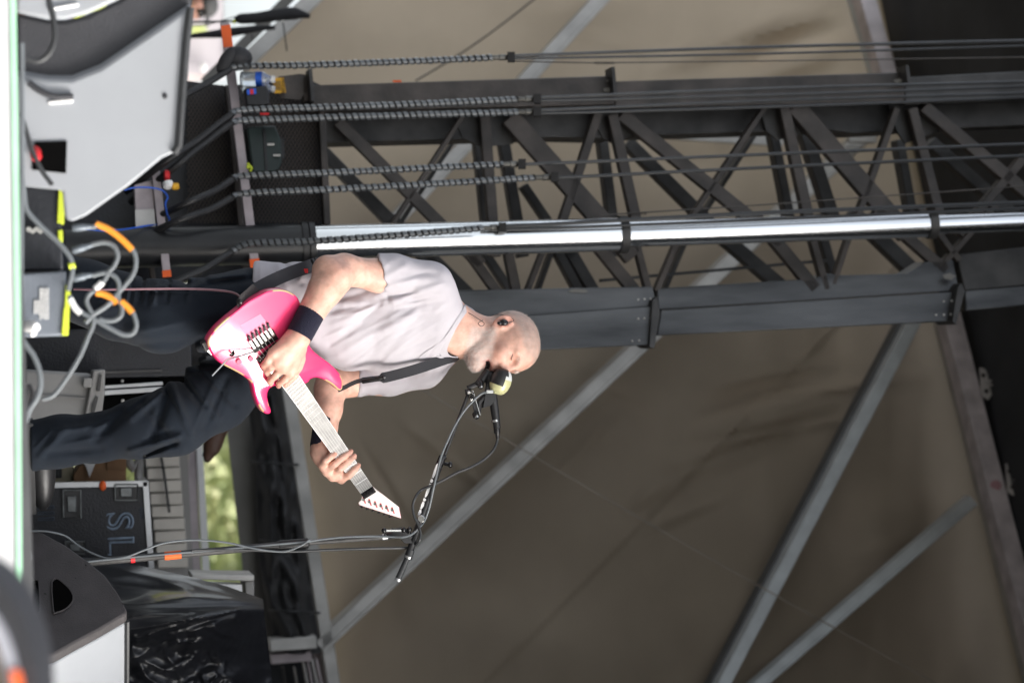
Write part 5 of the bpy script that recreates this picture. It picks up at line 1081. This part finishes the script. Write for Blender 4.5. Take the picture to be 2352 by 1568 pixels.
e = rp.color_ramp.elements; e[0].position = .52; e[0].color = (.76, .012, .13, 1); e[1].position = .55; e[1].color = (.62, .42, .20, 1)
t.links.new(tc.outputs['Object'], nz.inputs['Vector']); t.links.new(nz.outputs[0], rp.inputs[0]); t.links.new(rp.outputs[0], b.inputs['Base Color']); M['worn'] = wm
mk('maple', (.62, .45, .27), .4, var=.1, stretch=(1, 1, 6), coat=.4)
mk('fretboard', (.36, .35, .34), .30, var=.2, scale=30, coat=1.0)  # dark board given a pale base: the glare is put into the colour
mk('headstock_face', (.86, .80, .77), .35, var=.05, coat=.6)
mk('strap', (.022, .022, .026), .75, bump=.12, bscale=900)
mk('leather', (.02, .017, .017), .55, bump=.3, bscale=160)

gtr = thing('electric_guitar', G(580, 790), 'bright pink electric guitar with worn wooden edges, held by the singing man', 'guitar')
outl = [(690, 695), (677, 677), (650, 665.6), (618, 668), (595, 679), (571, 692), (548, 710), (519, 733), (495, 756), (479, 780), (480.5, 798), (489, 815), (510, 835.5), (548, 856), (571, 871), (580, 883), (586, 909), (595, 932), (606, 947), (617, 951), (623.5, 945), (618, 926), (615, 906), (621, 892),
        (634, 886), (653, 886), (680, 884), (706, 880), (714, 871), (727, 867.5), (741, 870.7), (762, 882.4), (778, 896), (787, 893), (788, 874), (779, 856), (759, 835.5), (735, 818), (718, 803), (708, 785), (702, 760), (698, 730)]
cl = closed([np.array(p) for p in outl], 4); n = len(cl)
ins = []
for i in range(n):
    d = cl[(i + 1) % n] - cl[i - 1]; d = d / (np.linalg.norm(d) + 1e-9); nrm = np.array([-d[1], d[0]]); ins.append(nrm)
area = sum(cl[i][0] * cl[(i + 1) % n][1] - cl[(i + 1) % n][0] * cl[i][1] for i in range(n))
sgn = 1 if area > 0 else -1
TH = .044
def gb(p, h): return G(p[0] - 250 * h, p[1] - 130 * h, -h)                  # a point h metres behind the face; the back leans down and left
rings = [(3.4, 0), (1.2, .0022), (0, .007), (0, TH - .007), (2, TH)]
mb = MB(); vs = []
for off, h in rings: vs += [gb(cl[i] + sgn * ins[i] * off, h) for i in range(n)]
fs = [(k * n + i, k * n + (i + 1) % n, (k + 1) * n + (i + 1) % n, (k + 1) * n + i) for k in range(4) for i in range(n)]
mb.add(vs, fs); mb.m = [1 if j // n in (0, 1) else 0 for j in range(4 * n)]
mb.f.append(tuple(range(n))[::-1]); mb.f.append(tuple(range(4 * n, 5 * n))); mb.m += [0, 0]
gbody = mb.build('guitar_body', ['pink', 'worn'], gtr, 40)
# neck and fretboard
A0, A1, B0, B1 = np.array([646, 883.0]), np.array([680, 852.0]), np.array([829, 1133.0]), np.array([855, 1116.5])
def FB(t, s_, h): a = A0 + (B0 - A0) * t; c = A1 + (B1 - A1) * t; q = a + (c - a) * s_; return G(q[0], q[1], h)
mb = MB(); nb = 14; vs = []
for i in range(nb + 1):
    t = i / nb
    for a in range(9):
        q = math.pi * a / 8; s_ = .5 - .5 * math.cos(q); vs.append(FB(t, s_, .006 - .020 * math.sin(q)))
mb.add(vs, [(i * 9 + j, i * 9 + j + 1, i * 9 + 10 + j, i * 9 + 9 + j) for i in range(nb) for j in range(8)] + [(i * 9, i * 9 + 9, i * 9 + 17, i * 9 + 8) for i in range(nb)] + [tuple(range(9)), tuple(range(nb * 9, nb * 9 + 9))[::-1]])
mb.build('neck', 'maple', gtr, 50)
mb = MB(); mb.hexa([FB(0, 0, .006), FB(0, 1, .006), FB(1, 1, .006), FB(1, 0, .006)], [FB(0, .02, .0115), FB(0, .98, .0115), FB(1, .98, .0115), FB(1, .02, .0115)])
fb = mb.build('fretboard', 'fretboard', gtr)
for k in range(1, 25):
    t = 1 - (1 - 2 ** (-k / 12)) / .757
    if t < 0: continue
    mb = MB(); mb.tube([FB(t, .02, .0117), FB(t, .5, .0121), FB(t, .98, .0117)], .0022, 6); mb.build('fret', 'white', fb)
mb = MB()
for s0 in (-.01, .985): mb.hexa([FB(0, s0, .005), FB(0, s0 + .03, .005), FB(1, s0 + .03, .005), FB(1, s0, .005)], [FB(0, s0, .0118), FB(0, s0 + .03, .0118), FB(1, s0 + .03, .0118), FB(1, s0, .0118)])
mb.build('fretboard_binding', 'white', fb)
# strings
for k in range(6):
    s_ = .1 + .8 * k / 5; a = np.array([588, 809]) + (np.array([622, 772.0]) - np.array([588, 809])) * k / 5
    mb = MB(); mb.tube([G(a[0], a[1], .016), FB(0, s_, .0155), FB(1, s_, .0140)], .0005 + .00008 * (5 - k), 5); mb.build('string', 'string', gtr)
# headstock
hp = [(832, 1137), (829, 1148), (823, 1154), (825.5, 1159), (872, 1174), (921.5, 1190), (916.4, 1163.7), (890, 1143), (866, 1125), (856, 1116.5)]
mb = MB(); mb.prism([G(a, b_, .004) for a, b_ in hp], G(832, 1137, -.011) - G(832, 1137, .004)); hsd = mb.build('headstock', ['pink'], gtr)
mb = MB(); mb.prism([G(*(np.array(q) + (np.array([868, 1150]) - np.array(q)) * .012), .0062) for q in hp], G(832, 1137, .0035) - G(832, 1137, .0062)); mb.build('headstock_face', 'headstock_face', hsd)
mb = MB(); mb.prism([FB(1.0, -.03, .013), FB(1.0, 1.03, .013), FB(1.05, 1.03, .013), FB(1.05, -.03, .013)], G(840, 1125, .004) - G(840, 1125, .013))
for k in range(3): mb.box(FB(1.022, .2 + .3 * k, .0165), UU * .005, VV * .005, fwd * .004)
mb.build('lock_nut', 'black_gloss', gtr)
for k in range(6):
    q = np.array([835, 1147.5]) + (np.array([901, 1171.0]) - np.array([835, 1147.5])) * k / 5; p_ = np.array([829, 1162]) + (np.array([894, 1184.0]) - np.array([829, 1162])) * k / 5
    mb = MB(); mb.cm = 0; mb.tube([G(*q, .004), G(*q, .013)], .0042, 10); mb.cm = 1; mb.tube([G(*q, -.004), G(*p_, -.004)], .0028, 6); mb.ellip(G(*(p_ + (2, 1.5)), -.004), UU * .0052, VV * .0036, fwd * .0065, 10, 6)
    mb.cm = 2; mb.prism([G(q[0] - 3, q[1] - 6, .0068), G(q[0] + 1, q[1] - 7, .0068), G(q[0] + 6, q[1] + 8, .0068), G(q[0] + 3, q[1] + 8, .0068)], G(*q, .0064) - G(*q, .0068))
    mb.build('tuner', ['nickel', 'black_gloss', 'red'], hsd)
# hardware
mb = MB(); mb.prism([G(552, 747, .0015), G(598, 721, .0015), G(626, 757, .0015), G(578, 790, .0015)], G(580, 760, -.004) - G(580, 760, .0015)); mb.build('recess', mat('pale_pink', (.80, .22, .34), .3, var=.05, coat=.8), gtr)
tr = MB(); tr.prism([G(574, 790, .010), G(627, 756, .010), G(640, 778, .010), G(585, 812, .010)], G(600, 780, .001) - G(600, 780, .010)); trem = tr.build('bridge', 'black_gloss', gtr, bevel=.0015)
for k in range(6):
    a = np.array([580, 792]) + (np.array([624, 763.0]) - np.array([580, 792])) * k / 5
    mb = MB(); mb.cm = 0; mb.box(G(*a, .013), G(a[0] + 6, a[1] + 9, 0) - G(*a, 0), G(a[0] + 2.6, a[1] - 1.7, 0) - G(*a, 0), fwd * .0035); mb.ellip(G(a[0] - 1, a[1] - 4, .012), UU * .0045, VV * .0045, fwd * .004, 8, 6)
    mb.build('saddle', ['nickel'], trem)
    mb = MB(); mb.tube([G(a[0] - 4, a[1] - 8, .012), G(a[0] - 9, a[1] - 20, .009)], .0035, 8); mb.ellip(G(a[0] - 9, a[1] - 20, .009), UU * .0045, VV * .0045, fwd * .004, 8, 6); mb.build('fine_tuner', 'black_gloss', trem)
def pickup(c, ln, wd):
    c = np.array(c, float); e1 = np.array([.72, -.69]) * ln; e2 = np.array([.69, .72]) * wd
    mb = MB(); mb.prism([G(*(c - e1 - e2), .007), G(*(c + e1 - e2), .007), G(*(c + e1 + e2), .007), G(*(c - e1 + e2), .007)], G(*c, .0) - G(*c, .007)); pk = mb.build('pickup', 'black', gtr)
    mb = MB()
    for k in range(6):
        a = c + e1 * (-.8 + .32 * k) - e2 * .2; mb.ellip(G(*a, .0075), UU * .0028, VV * .0028, fwd * .0015, 8, 5)
    mb.build('pole_piece', 'nickel', pk)
pickup((617, 812), 31, 10); pickup((655, 853), 22, 9)
mb = MB(); mb.tube(spline([G(584, 806, .013), G(581.6, 807.7, .022), G(555, 816, .03), G(531, 822, .036), G(522, 826, .038), G(505, 844, .043), G(487, 863, .05)], 5), .0031, 8); mb.build('tremolo_arm', 'nickel', gtr)
for q in ((549, 831), (576, 824)):
    mb = MB(); mb.lathe(G(*q, 0), G(*q, .013), [(0, .0085), (.5, .0085), (.9, .0075), (1, .0068)], 16); mb.build('knob', mat('knob_pink', (.78, .25, .36), .3, coat=.6), gtr)
mb = MB(); mb.lathe(G(532, 811, .0), G(532, 811, .002), [(0, .010), (1, .0095)], 16); mb.cm = 1; mb.tube([G(532, 811, .002), G(532, 813, .016)], .0028, 8); mb.build('selector_switch', ['hole', 'nickel'], gtr)
# strap
mb = MB(); th = np.array([0, .003, 0])
c1 = spline([P(548, 700, -.335), P(566, 686, -.33), P(594, 662, -.29), P(650, 634, -.22), P(705, 614, -.15), P(745, 606, -.05), P(860, 622, .10), P(960, 680, .15), P(1040, 735, .12), P(1052, 795, .06), P(1040, 818, -.03), P(1020, 826, -.055), P(955, 848, -.085), P(887, 866, -.08), P(850, 871, -.07), P(820, 876, -.05), P(790, 890, -.04), P(776, 896, -.04)], 6)
rows = []; k = len(c1)
for i, q in enumerate(c1):
    u, v = proj(q); u2, v2 = proj(c1[min(i + 1, k - 1)]); u1, v1 = proj(c1[max(i - 1, 0)]); d = np.array([u2 - u1, v2 - v1]); d /= np.linalg.norm(d) + 1e-9; nn_ = np.array([-d[1], d[0]])
    f = i / (k - 1); wd_ = 15 if f < .6 else 12 if f < .78 else 6.5 if f < .86 else 5
    if f < .05: wd_ = 9 + 120 * f
    lat = UU * nn_[0] + VV * nn_[1]
    rows.append((q - lat * wd_ * px, q + lat * wd_ * px))
mb.ribbon(rows, th); strap = mb.build('strap', 'strap', gtr, 60)
mb = MB(); le = [(543, 690), (553, 676), (580, 652), (600, 668), (588, 676), (575, 692), (560, 704), (546, 706)]
mb.prism([P(a, b_, -.352 + .0009 * (a - 545)) for a, b_ in le], np.array([0, .005, 0])); mb.build('strap_end', 'leather', gtr, bevel=.001)
mb = MB(); mb.ellip(P(551, 693, -.357), UU * .009, VV * .009, fwd * .006); mb.build('strap_lock', 'black_gloss', gtr)
mb = MB(); mb.tube([P(716, 596, -.155), P(733, 630, -.185)], .005, 8); mb.tube([P(723, 593, -.152), P(740, 626, -.183)], .003, 8); mb.build('strap_buckle', 'black_gloss', gtr)
mb = MB(); mb.box(P(703, 622, -.163), UU * .006, VV * .0065, fwd * .001); mb.build('strap_badge', 'red', strap)
mb = MB(); mb.tube(spline([P(886, 865, -.095), P(868, 870, -.09), P(850, 873, -.085), P(832, 876, -.075)], 4), [.006, .009, .007, .009] + [.007] * 9, 8); mb.build('strap_adjuster', 'black_gloss', strap)
mb = MB(); mb.tube(spline([P(170, 664, -.13), P(225, 665, -.2), P(300, 664, -.225), P(400, 663, -.235), P(480, 665, -.24), P(535, 672, -.27), P(556, 686, -.32)], 6), 2.6 * px, 8)
mk('mauve_cable', (.23, .12, .14), .5)
item(mb, 'guitar_cable', 'mauve_cable', 'thin mauve cable hanging straight down from the guitar strap along the dark jeans', 'cable')
mb = MB(); mb.tube(spline([G(555, 700, -.03), G(520, 725, -.035), G(490, 760, -.035), G(470, 785, -.03), G(468, 800, -.02), G(474, 806, -.018)], 5), 3 * px, 8); jk = mb.build('cable', 'rubber', gtr)
mb = MB(); mb.cm = 0; mb.tube([G(466, 785, -.022), G(474, 803, -.02)], .009, 10); mb.cm = 1; mb.tube([G(474, 801, -.02), G(485, 812, -.02)], .006, 8); mb.build('jack_plug', ['black_gloss', 'nickel'], gtr)

# ================================================================ microphone, boom stand
MS = -.05                                        # depth of the stand against the singer
def Q(u, v, c=0.0): return P(u, v, MS + c)
st = thing('microphone_stand', Q(60, 1300) * np.array([1, 1, 0]), 'black boom microphone stand before the singer, orange tape on its pole', 'microphone stand')
mb = MB(); mb.tube([Q(70, 1303), Q(640, 1252)], 8.5 * px, 16); mb.tube([Q(636, 1252.5), Q(645, 1251.5)], 10 * px, 16); low = mb.build('pole', 'dark_steel', st)
mb = MB(); mb.lathe(Q(378, 1276), Q(416, 1272.6), [(0, 9.6 * px), (1, 9.6 * px)], 16); mb.build('tape', 'orange', low)
mb = MB(); mb.tube([Q(300, 1282.5), Q(310, 1281.6)], 10 * px, 12); mb.build('tape', 'red', low)
mb = MB(); mb.lathe(Q(640, 1252), Q(710, 1246), [(0, 9 * px), (.02, 11.5 * px), (.95, 11.5 * px), (1, 8 * px)], 18); mb.build('clutch', 'black', st)
mb = MB(); mb.tube([Q(705, 1246), Q(893, 1232)], 6 * px, 14); mb.build('upper_pole', 'dark_steel', st)
mb = MB(); mb.lathe(Q(878, 1233), Q(890, 1232), [(0, 7.5 * px), (1, 7.5 * px)], 14); mb.build('pole_ring', 'alu', st)
mb = MB(); mb.tube([Q(888, 1231), Q(905, 1224), Q(925, 1222), Q(945, 1234)], [8 * px, 12 * px, 13 * px, 9 * px], 10); mb.prism([Q(900, 1212, -.012), Q(935, 1220, -.012), Q(948, 1247, -.012), Q(930, 1247, -.012)], np.array([0, .024, 0])); pv = mb.build('pivot', 'black', st)
for a, r_ in (((882, 1217.5), 6), ((927, 1216), 6), ((940, 1215.5), 6)):
    mb = MB(); mb.ellip(Q(*a, -.02), UU * r_ * px, VV * (r_ + .5) * px, fwd * r_ * px); mb.tube([Q(a[0], a[1], -.02), Q(a[0] + (2 if a[0] < 900 else 0), a[1] + 13, -.01)], 2.2 * px, 6); mb.build('knob', 'black_gloss', pv)
mb = MB(); mb.tube([Q(884, 1217, -.02), Q(928, 1217, -.02)], 1.4 * px, 6); mb.tube([Q(884, 1219.5, -.018), Q(928, 1219.5, -.018)], 1.0 * px, 6); mb.build('lever', 'nickel', pv)
boom = MB(); boom.tube([Q(936, 1280), Q(1012, 1062)], [8.5 * px, 7.6 * px], 16); boom = boom.build('boom', 'black', st)
mb = MB(); mb.tube([Q(1008, 1070), Q(1016, 1050), Q(1024, 1048)], [9 * px, 9 * px, 6 * px], 12); mb.tube([Q(1016, 1063), Q(1032, 1067, -.01)], 4 * px, 10); mb.ellip(Q(1034, 1067, -.012), UU * 5.5 * px, VV * 7.5 * px, fwd * 7 * px); mb.build('boom_clutch', 'black_gloss', st)
mb = MB(); mb.tube([Q(1014, 1064), Q(1076, 903)], 4.3 * px, 12); mb.build('inner_boom', 'black', st)
mb = MB(); mb.tube([Q(944, 1262), Q(937, 1283)], 9.5 * px, 14); mb.tube([Q(938, 1276), Q(914, 1330)], [6.8 * px, 7.5 * px], 14); mb.build('handle_grip', 'rubber', st)
mb = MB(); mb.lathe(Q(915, 1328), Q(912.5, 1333), [(0, 8 * px), (1, 7.5 * px)], 14); mb.build('end_cap', 'alu', st)
mb = MB(); mb.lathe(Q(938.5, 1277), Q(936, 1282), [(0, 10.2 * px), (1, 10 * px)], 14); mb.build('ferrule', 'nickel', st)
mb = MB(); mb.lathe(Q(967, 1191, -.02), Q(967, 1191, -.028), [(0, 9 * px), (.7, 9 * px), (1, 7 * px)], 16); mb.build('knob', 'nickel', pv)
# ragged white patches along the boom
mb = MB(); r2 = random.Random(3)
for s0, s1 in ((.06, .16), (.17, .30), (.31, .36), (.38, .62), (.64, .70), (.72, .97)):
    rows = []
    for j in range(7):
        t = s0 + (s1 - s0) * j / 6; u = 962 + (1011 - 962) * t; v = 1192 + (1062 - 1192) * t; ww = (1.5 + 2.3 * math.sin(math.pi * (j + .4) / 7)) * (1 + .25 * r2.random())
        c_ = np.array([u - 4.2, v - 1.6]); rows.append((Q(c_[0] - ww * .5, c_[1] - ww * .25, -.0098), Q(c_[0] + ww * .9, c_[1] + ww * .35, -.0112)))
    mb.ribbon(rows, np.array([0, .002, 0]))
mb.build('white_patches', 'white', boom)
# head joint: links, knobs, clip
mb = MB(); mb.tube([Q(1076, 905), Q(1074, 893)], 7 * px, 12); mb.tube([Q(1074, 891), Q(1104, 878)], 6 * px, 10); mb.tube([Q(1098, 884, -.005), Q(1121, 852, .0)], 9.5 * px, 12); mb.build('joint_arm', 'black', st)
mb = MB(); mb.prism([Q(1081, 903, -.012), Q(1089, 900, -.012), Q(1101, 945, -.012), Q(1091, 950, -.012)], np.array([0, .012, 0])); mb.build('joint_link', 'black', st)
for a, b_, rr in (((1101, 873), (1105, 889), 7.5), ((1091, 947), (1095, 958), 8), ((1075, 896), (1077, 901), 5.5), ((1082, 914), (1083, 917), 5), ((1086, 905), (1084, 902), 4.5)):
    mb = MB(); mb.cm = 0; mb.lathe(Q(*a, -.01), Q(*b_, -.02), [(0, rr * px * .7), (.2, rr * px), (.9, rr * px), (1, rr * px * .8)], 14); mb.cm = 1
    d_ = Q(*b_, -.02) - Q(*a, -.01); d_ /= np.linalg.norm(d_); mb.lathe(Q(*b_, -.02), Q(*b_, -.02) + d_ * .004, [(0, rr * px * .75), (1, rr * px * .6)], 12); mb.build('screw_knob', ['black_gloss', 'nickel'], st)
mb = MB(); mb.tube([Q(1086, 896, -.02), Q(1103, 953, -.02)], .9 * px, 6); mb.build('spring_bar', 'nickel', st)
mb = MB(); mb.tube([Q(1098, 950), Q(1101, 924), Q(1118, 906)], [6 * px, 8 * px, 8 * px], 10); mb.prism([Q(1112, 925, -.014), Q(1120, 880, -.014), Q(1137, 905, -.014), Q(1137, 920, -.014), Q(1126, 932, -.014), Q(1110, 936, -.014)], np.array([0, .028, 0])); mb.build('clip', 'black', st)

mic = thing('microphone', Q(1135, 930), 'black vocal microphone at the singer\'s mouth, lying in the stand clip', 'microphone')
mb = MB(); a, b_ = Q(1124, 852), Q(1142, 983); mb.lathe(a, b_, [(0, 5 * px), (.02, 10 * px), (.15, 13.5 * px), (.30, 12.5 * px), (.4, 10.5 * px), (.75, 9.8 * px), (.9, 9 * px), (1, 8.2 * px)], 20); mb.build('mic_body', 'black', mic)
mb = MB(); mb.lathe(Q(1137.5, 963), Q(1138.5, 968), [(0, 9.6 * px), (1, 9.6 * px)], 18); mb.build('mic_ring', 'nickel', mic)
mb = MB(); mb.lathe(Q(1140, 972), Q(1143, 1006), [(0, 6.5 * px), (.15, 7.8 * px), (.6, 7.5 * px), (.75, 5 * px), (1, 4 * px)], 14); mb.build('plug', 'black_gloss', mic)
# cream sensor cup clipped to the microphone
cup = thing('mic_cup', Q(1155, 875, -.03), 'cream and black rounded cup clipped onto the microphone beside the singer\'s lips', 'microphone cup')
mb = MB(); c0 = Q(1150, 876, -.026); ax = np.array([.80, .45]); e1 = (UU * .83 + VV * .30) + fwd * .2; e1 /= np.linalg.norm(e1); e2 = VV * .83 - UU * .42; e2 -= e1 * (e2 @ e1); e2 /= np.linalg.norm(e2); e3 = np.cross(e1, e2)
nr, ns = 22, 18; vs = []; fs = []
for i in range(nr + 1):
    th = math.pi * i / nr
    for j in range(ns):
        ph = 2 * math.pi * j / ns
        x_ = -math.cos(th); rr_ = math.sin(th) ** .75; vs.append(c0 + e2 * x_ * 31 * px + rr_ * (math.cos(ph) * e1 * 25 * px + math.sin(ph) * e3 * 22 * px))
fs = [(i * ns + j, i * ns + (j + 1) % ns, (i + 1) * ns + (j + 1) % ns, (i + 1) * ns + j) for i in range(nr) for j in range(ns)]
mb.add(vs, fs)
cmn = []
for f in fs:
    q = np.mean([vs[i] for i in f], 0) - c0; a1, a2 = q @ e1 / px, q @ e2 / px
    cmn.append(1 if (a1 < 5 - .12 * a2 and a2 < 9) else 2 if (a2 < -7 and a1 > 3) else 0)
mb.m = cmn; mb.build('cup_shell', ['cream', 'black', 'cream_rim'], cup, 60)
mb = MB(); mb.box(Q(1125.5, 899.5, -.04), UU * 7.5 * px, VV * 3.5 * px, fwd * 7 * px); mb.build('cup_connector', 'cream_rim', cup)
mb = MB(); mb.box(Q(1142, 900.5, -.035), UU * 6 * px, VV * 2.5 * px, fwd * 7 * px); mb.build('cup_collar', 'cream', cup)

def cable(pts, r, label, m_='rubber', c=-.03, group=None, name='cable', fn=Q, n=7):
    mb = MB(); mb.tube(spline([fn(*p) if len(p) == 3 else fn(p[0], p[1], c) for p in pts], n), r * px, 8)
    return item(mb, name, m_, label, 'cable', group)
cable([(1121, 900, -.045), (1108, 903, -.04), (1090, 917, -.035), (1066, 944), (1046, 975), (1030, 1008), (1015, 1043), (1006, 1075), (996, 1120), (986, 1165, .0), (975, 1195, .01), (962, 1212, -.02), (945, 1227, -.03), (925, 1233, -.03), (902, 1232.5, -.02), (850, 1231, -.014), (790, 1233, -.014), (740, 1238, -.014), (700, 1244, -.016), (640, 1249, -.018), (500, 1262, -.016), (380, 1272, -.016), (250, 1284, -.016), (180, 1292, -.016)], 2.6,
      'grey cable running from the cream cup down along the boom and the stand pole', 'grey_cable')
cable([(1143, 1004, 0), (1141, 1016, 0), (1132, 1035, -.01), (1110, 1056, -.015), (1080, 1073), (1050, 1085), (1014, 1104), (985, 1117, -.02), (966, 1126, -.01), (955, 1140), (948, 1160), (951, 1183), (961, 1205), (966, 1226), (962, 1243, -.03), (950, 1253, .0), (930, 1257.5, .01), (850, 1259, -.01), (760, 1262, -.01), (660, 1266, -.012), (560, 1262, -.015), (470, 1262, -.018), (440, 1264, -.02)], 3.2,
      'black cable hanging in a loop from the microphone plug and winding round the boom', 'rubber')
cable([(713, 1237, -.02), (690, 1253, -.025), (650, 1266, -.025), (590, 1260, -.025), (530, 1247, -.022), (480, 1241, -.02), (430, 1240, -.02), (375, 1247, -.02), (330, 1263, -.02), (290, 1278, -.02), (250, 1282, -.01), (215, 1271, .0), (180, 1252, .02), (150, 1230, .03), (110, 1220, .03), (75, 1219, .03), (50, 1222, .04)], 2.3,
      'thin pale grey cable waving loosely beside the lower stand pole', 'grey_cable')
